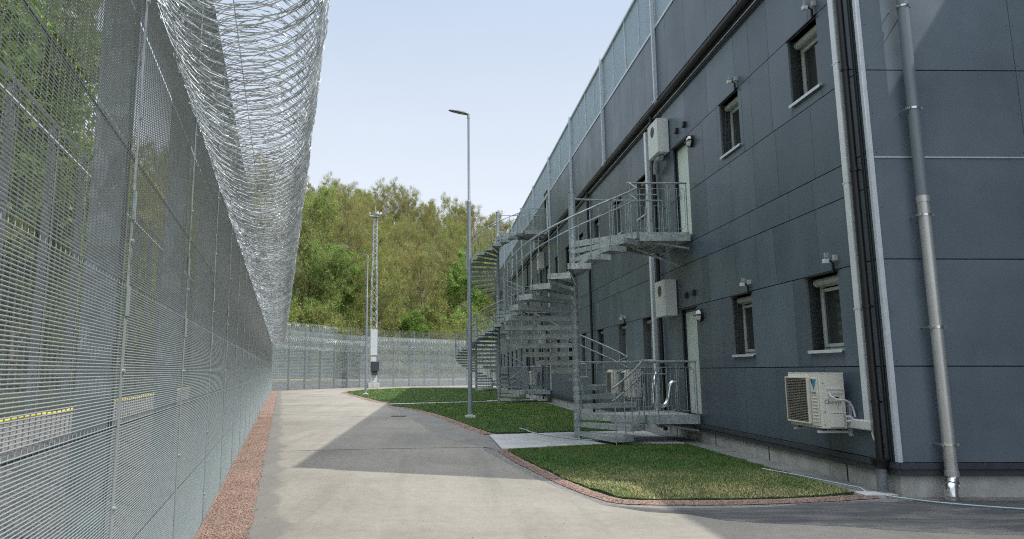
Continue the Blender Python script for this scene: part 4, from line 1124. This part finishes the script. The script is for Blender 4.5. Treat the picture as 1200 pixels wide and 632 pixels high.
protoP = [make_tree('leafy_tree', 14, 6.4, .10, 480, 26, (L_pale,L_olive), 71, .11, .3, limbs=24)]
protoS = [make_tree('shrub', 4.6+.8*i, 4.4, .04, 120, 22, (L_olive,L_green) if i else (L_olive,L_brown), 80+i, .11, .4, limbs=12) for i in range(2)]
protoN = [make_tree('leafy_tree', 12+i, 7.0, .06, 850, 34, (L_green,L_olive), 90+i, .125, .12, limbs=26) for i in range(2)]
rr = random.Random(77); placed = []
def ok(x,y,sp): return all((x-a)**2+(y-b)**2 > sp*sp for a,b in placed)
LB = {'b':'brownish budding tree on the wooded hillside','o':'olive budding tree on the wooded hillside','g':'bright green leafy tree on the wooded hillside','s':'low budding shrub at the foot of the wooded hillside'}
used = set(); cnt = {'b':0,'o':0,'g':0,'s':0}
def place(proto, x, y, key, label=None, sc=None, group='trees on the wooded hillside'):
    if id(proto) in used: o = copy_tree(proto)
    else: o = proto; used.add(id(proto))
    d = sdist(x,y); s = sc or rr.uniform(.85,1.15); o.scale = (s,s,s*rr.uniform(.95,1.08)); o.rotation_euler = (0,0,rr.uniform(0,6.28)); o.location = (x,y,hgt(d,x)-.15)
    tag(o, label or LB[key], 'shrub' if key=='s' else 'tree', group if key!='s' else 'shrubs at the hill foot')
    placed.append((x,y)); cnt[key] += 1
keep = []
# distinct trees first (azimuth pixel -> position)
def at_px(px, Y): return ((px-520)/800*Y*1.02, Y)
for (px,Y,pr,key,lab,sc) in ((404,88,protoG[0],'g','rounded bright green tree left of the lattice mast',1.0),
        (486,80,protoG[1],'g','low bright green tree right of the lattice mast, above the far fence',.62),
        (548,102,protoG[1],'g','bright green tree behind the near lamp post',1.05),
        (362,90,protoP[0],'o','tall pale green tree just right of the razor wire coil',1.3),
        (385,84,protoP[0],'g','pale green tree between the coil and the rounded green tree',.9)):
    x,y = at_px(px,Y); place(pr,x,y,key,lab,sc); keep.append((math.atan2(x,y), math.hypot(x,y)))
# big trees behind the outer fence on the left
k = 0
for (lat_,al,pr,sc) in ((8.5,14,protoN[1],1.12),(9.5,19,protoN[0],1.25),(9,25,protoN[1],1.12),(12,16,protoN[0],1.3),(10,31,protoO[0],.85),(13,23,protoN[0],1.25),(12,39,protoO[0],.9),(9.5,46,protoG[0],.75),(14,50,protoB[2],.9),(8.5,8,protoN[0],1.0),(15,32,protoG[0],1.2),(11,10,protoN[1],1.2),(16,20,protoN[1],1.3),(17,27,protoO[1],1.3),(8,17.5,protoO[2],.8),(17,41,protoG[1],1.1),(10,52,protoO[1],.9),(9,4,protoN[0],1.1),(13,5,protoN[1],1.2)):
    p = U*al + Vector((-.732,0,0)) + outn(F0,C1)*lat_
    k += 1
    o = place(pr,p.x,p.y,'g' if pr in protoG+protoN else 'o', 'tree seen through the left mesh fence, beyond the outer fence', sc, 'trees seen through the left fence')
tries = 0
while tries < 9000 and len(placed) < 292:
    tries += 1
    az = math.radians(rr.uniform(-41,13)); D = math.sqrt(rr.uniform(30**2,172**2)); x, y = D*math.sin(az), D*math.cos(az); d = sdist(x,y)
    if d < 7 or d > 100: continue
    if d < 13:
        if not ok(x,y,2.8): continue
        place(rr.choice(protoS+protoS+[protoO[0]]), x, y, 's', sc=rr.uniform(.8,1.25)) if True else None
        continue
    if any(abs(az-a_) < math.radians(2.3) and D < d_+1 for a_,d_ in keep): continue
    if not ok(x,y,4.6 if D < 120 else 5.0): continue
    q = rr.random()
    if q < .60: place(rr.choice(protoB), x, y, 'b', sc=rr.uniform(.82,.98))
    elif q < .93: place(rr.choice(protoO), x, y, 'o', sc=rr.uniform(.85,1.02))
    elif q < .96: place(rr.choice(protoG), x, y, 'g', sc=rr.uniform(.6,.9))
    else: place(rr.choice(protoB), x, y, 'b')
tries = 0; ns = 0; ps = []
while tries < 6000 and ns < 120:
    tries += 1
    az = math.radians(rr.uniform(-24,9)); D = rr.uniform(58,118); x, y = D*math.sin(az), D*math.cos(az); d = sdist(x,y)
    if d < 7 or d > 42 or any((x-a)**2+(y-b)**2 < 9 for a,b in ps): continue
    ps.append((x,y)); ns += 1; place(rr.choice(protoS), x, y, 's', sc=rr.uniform(.7,1.25)*(1 if d < 16 else .8))
print('TREES', len(placed), cnt)
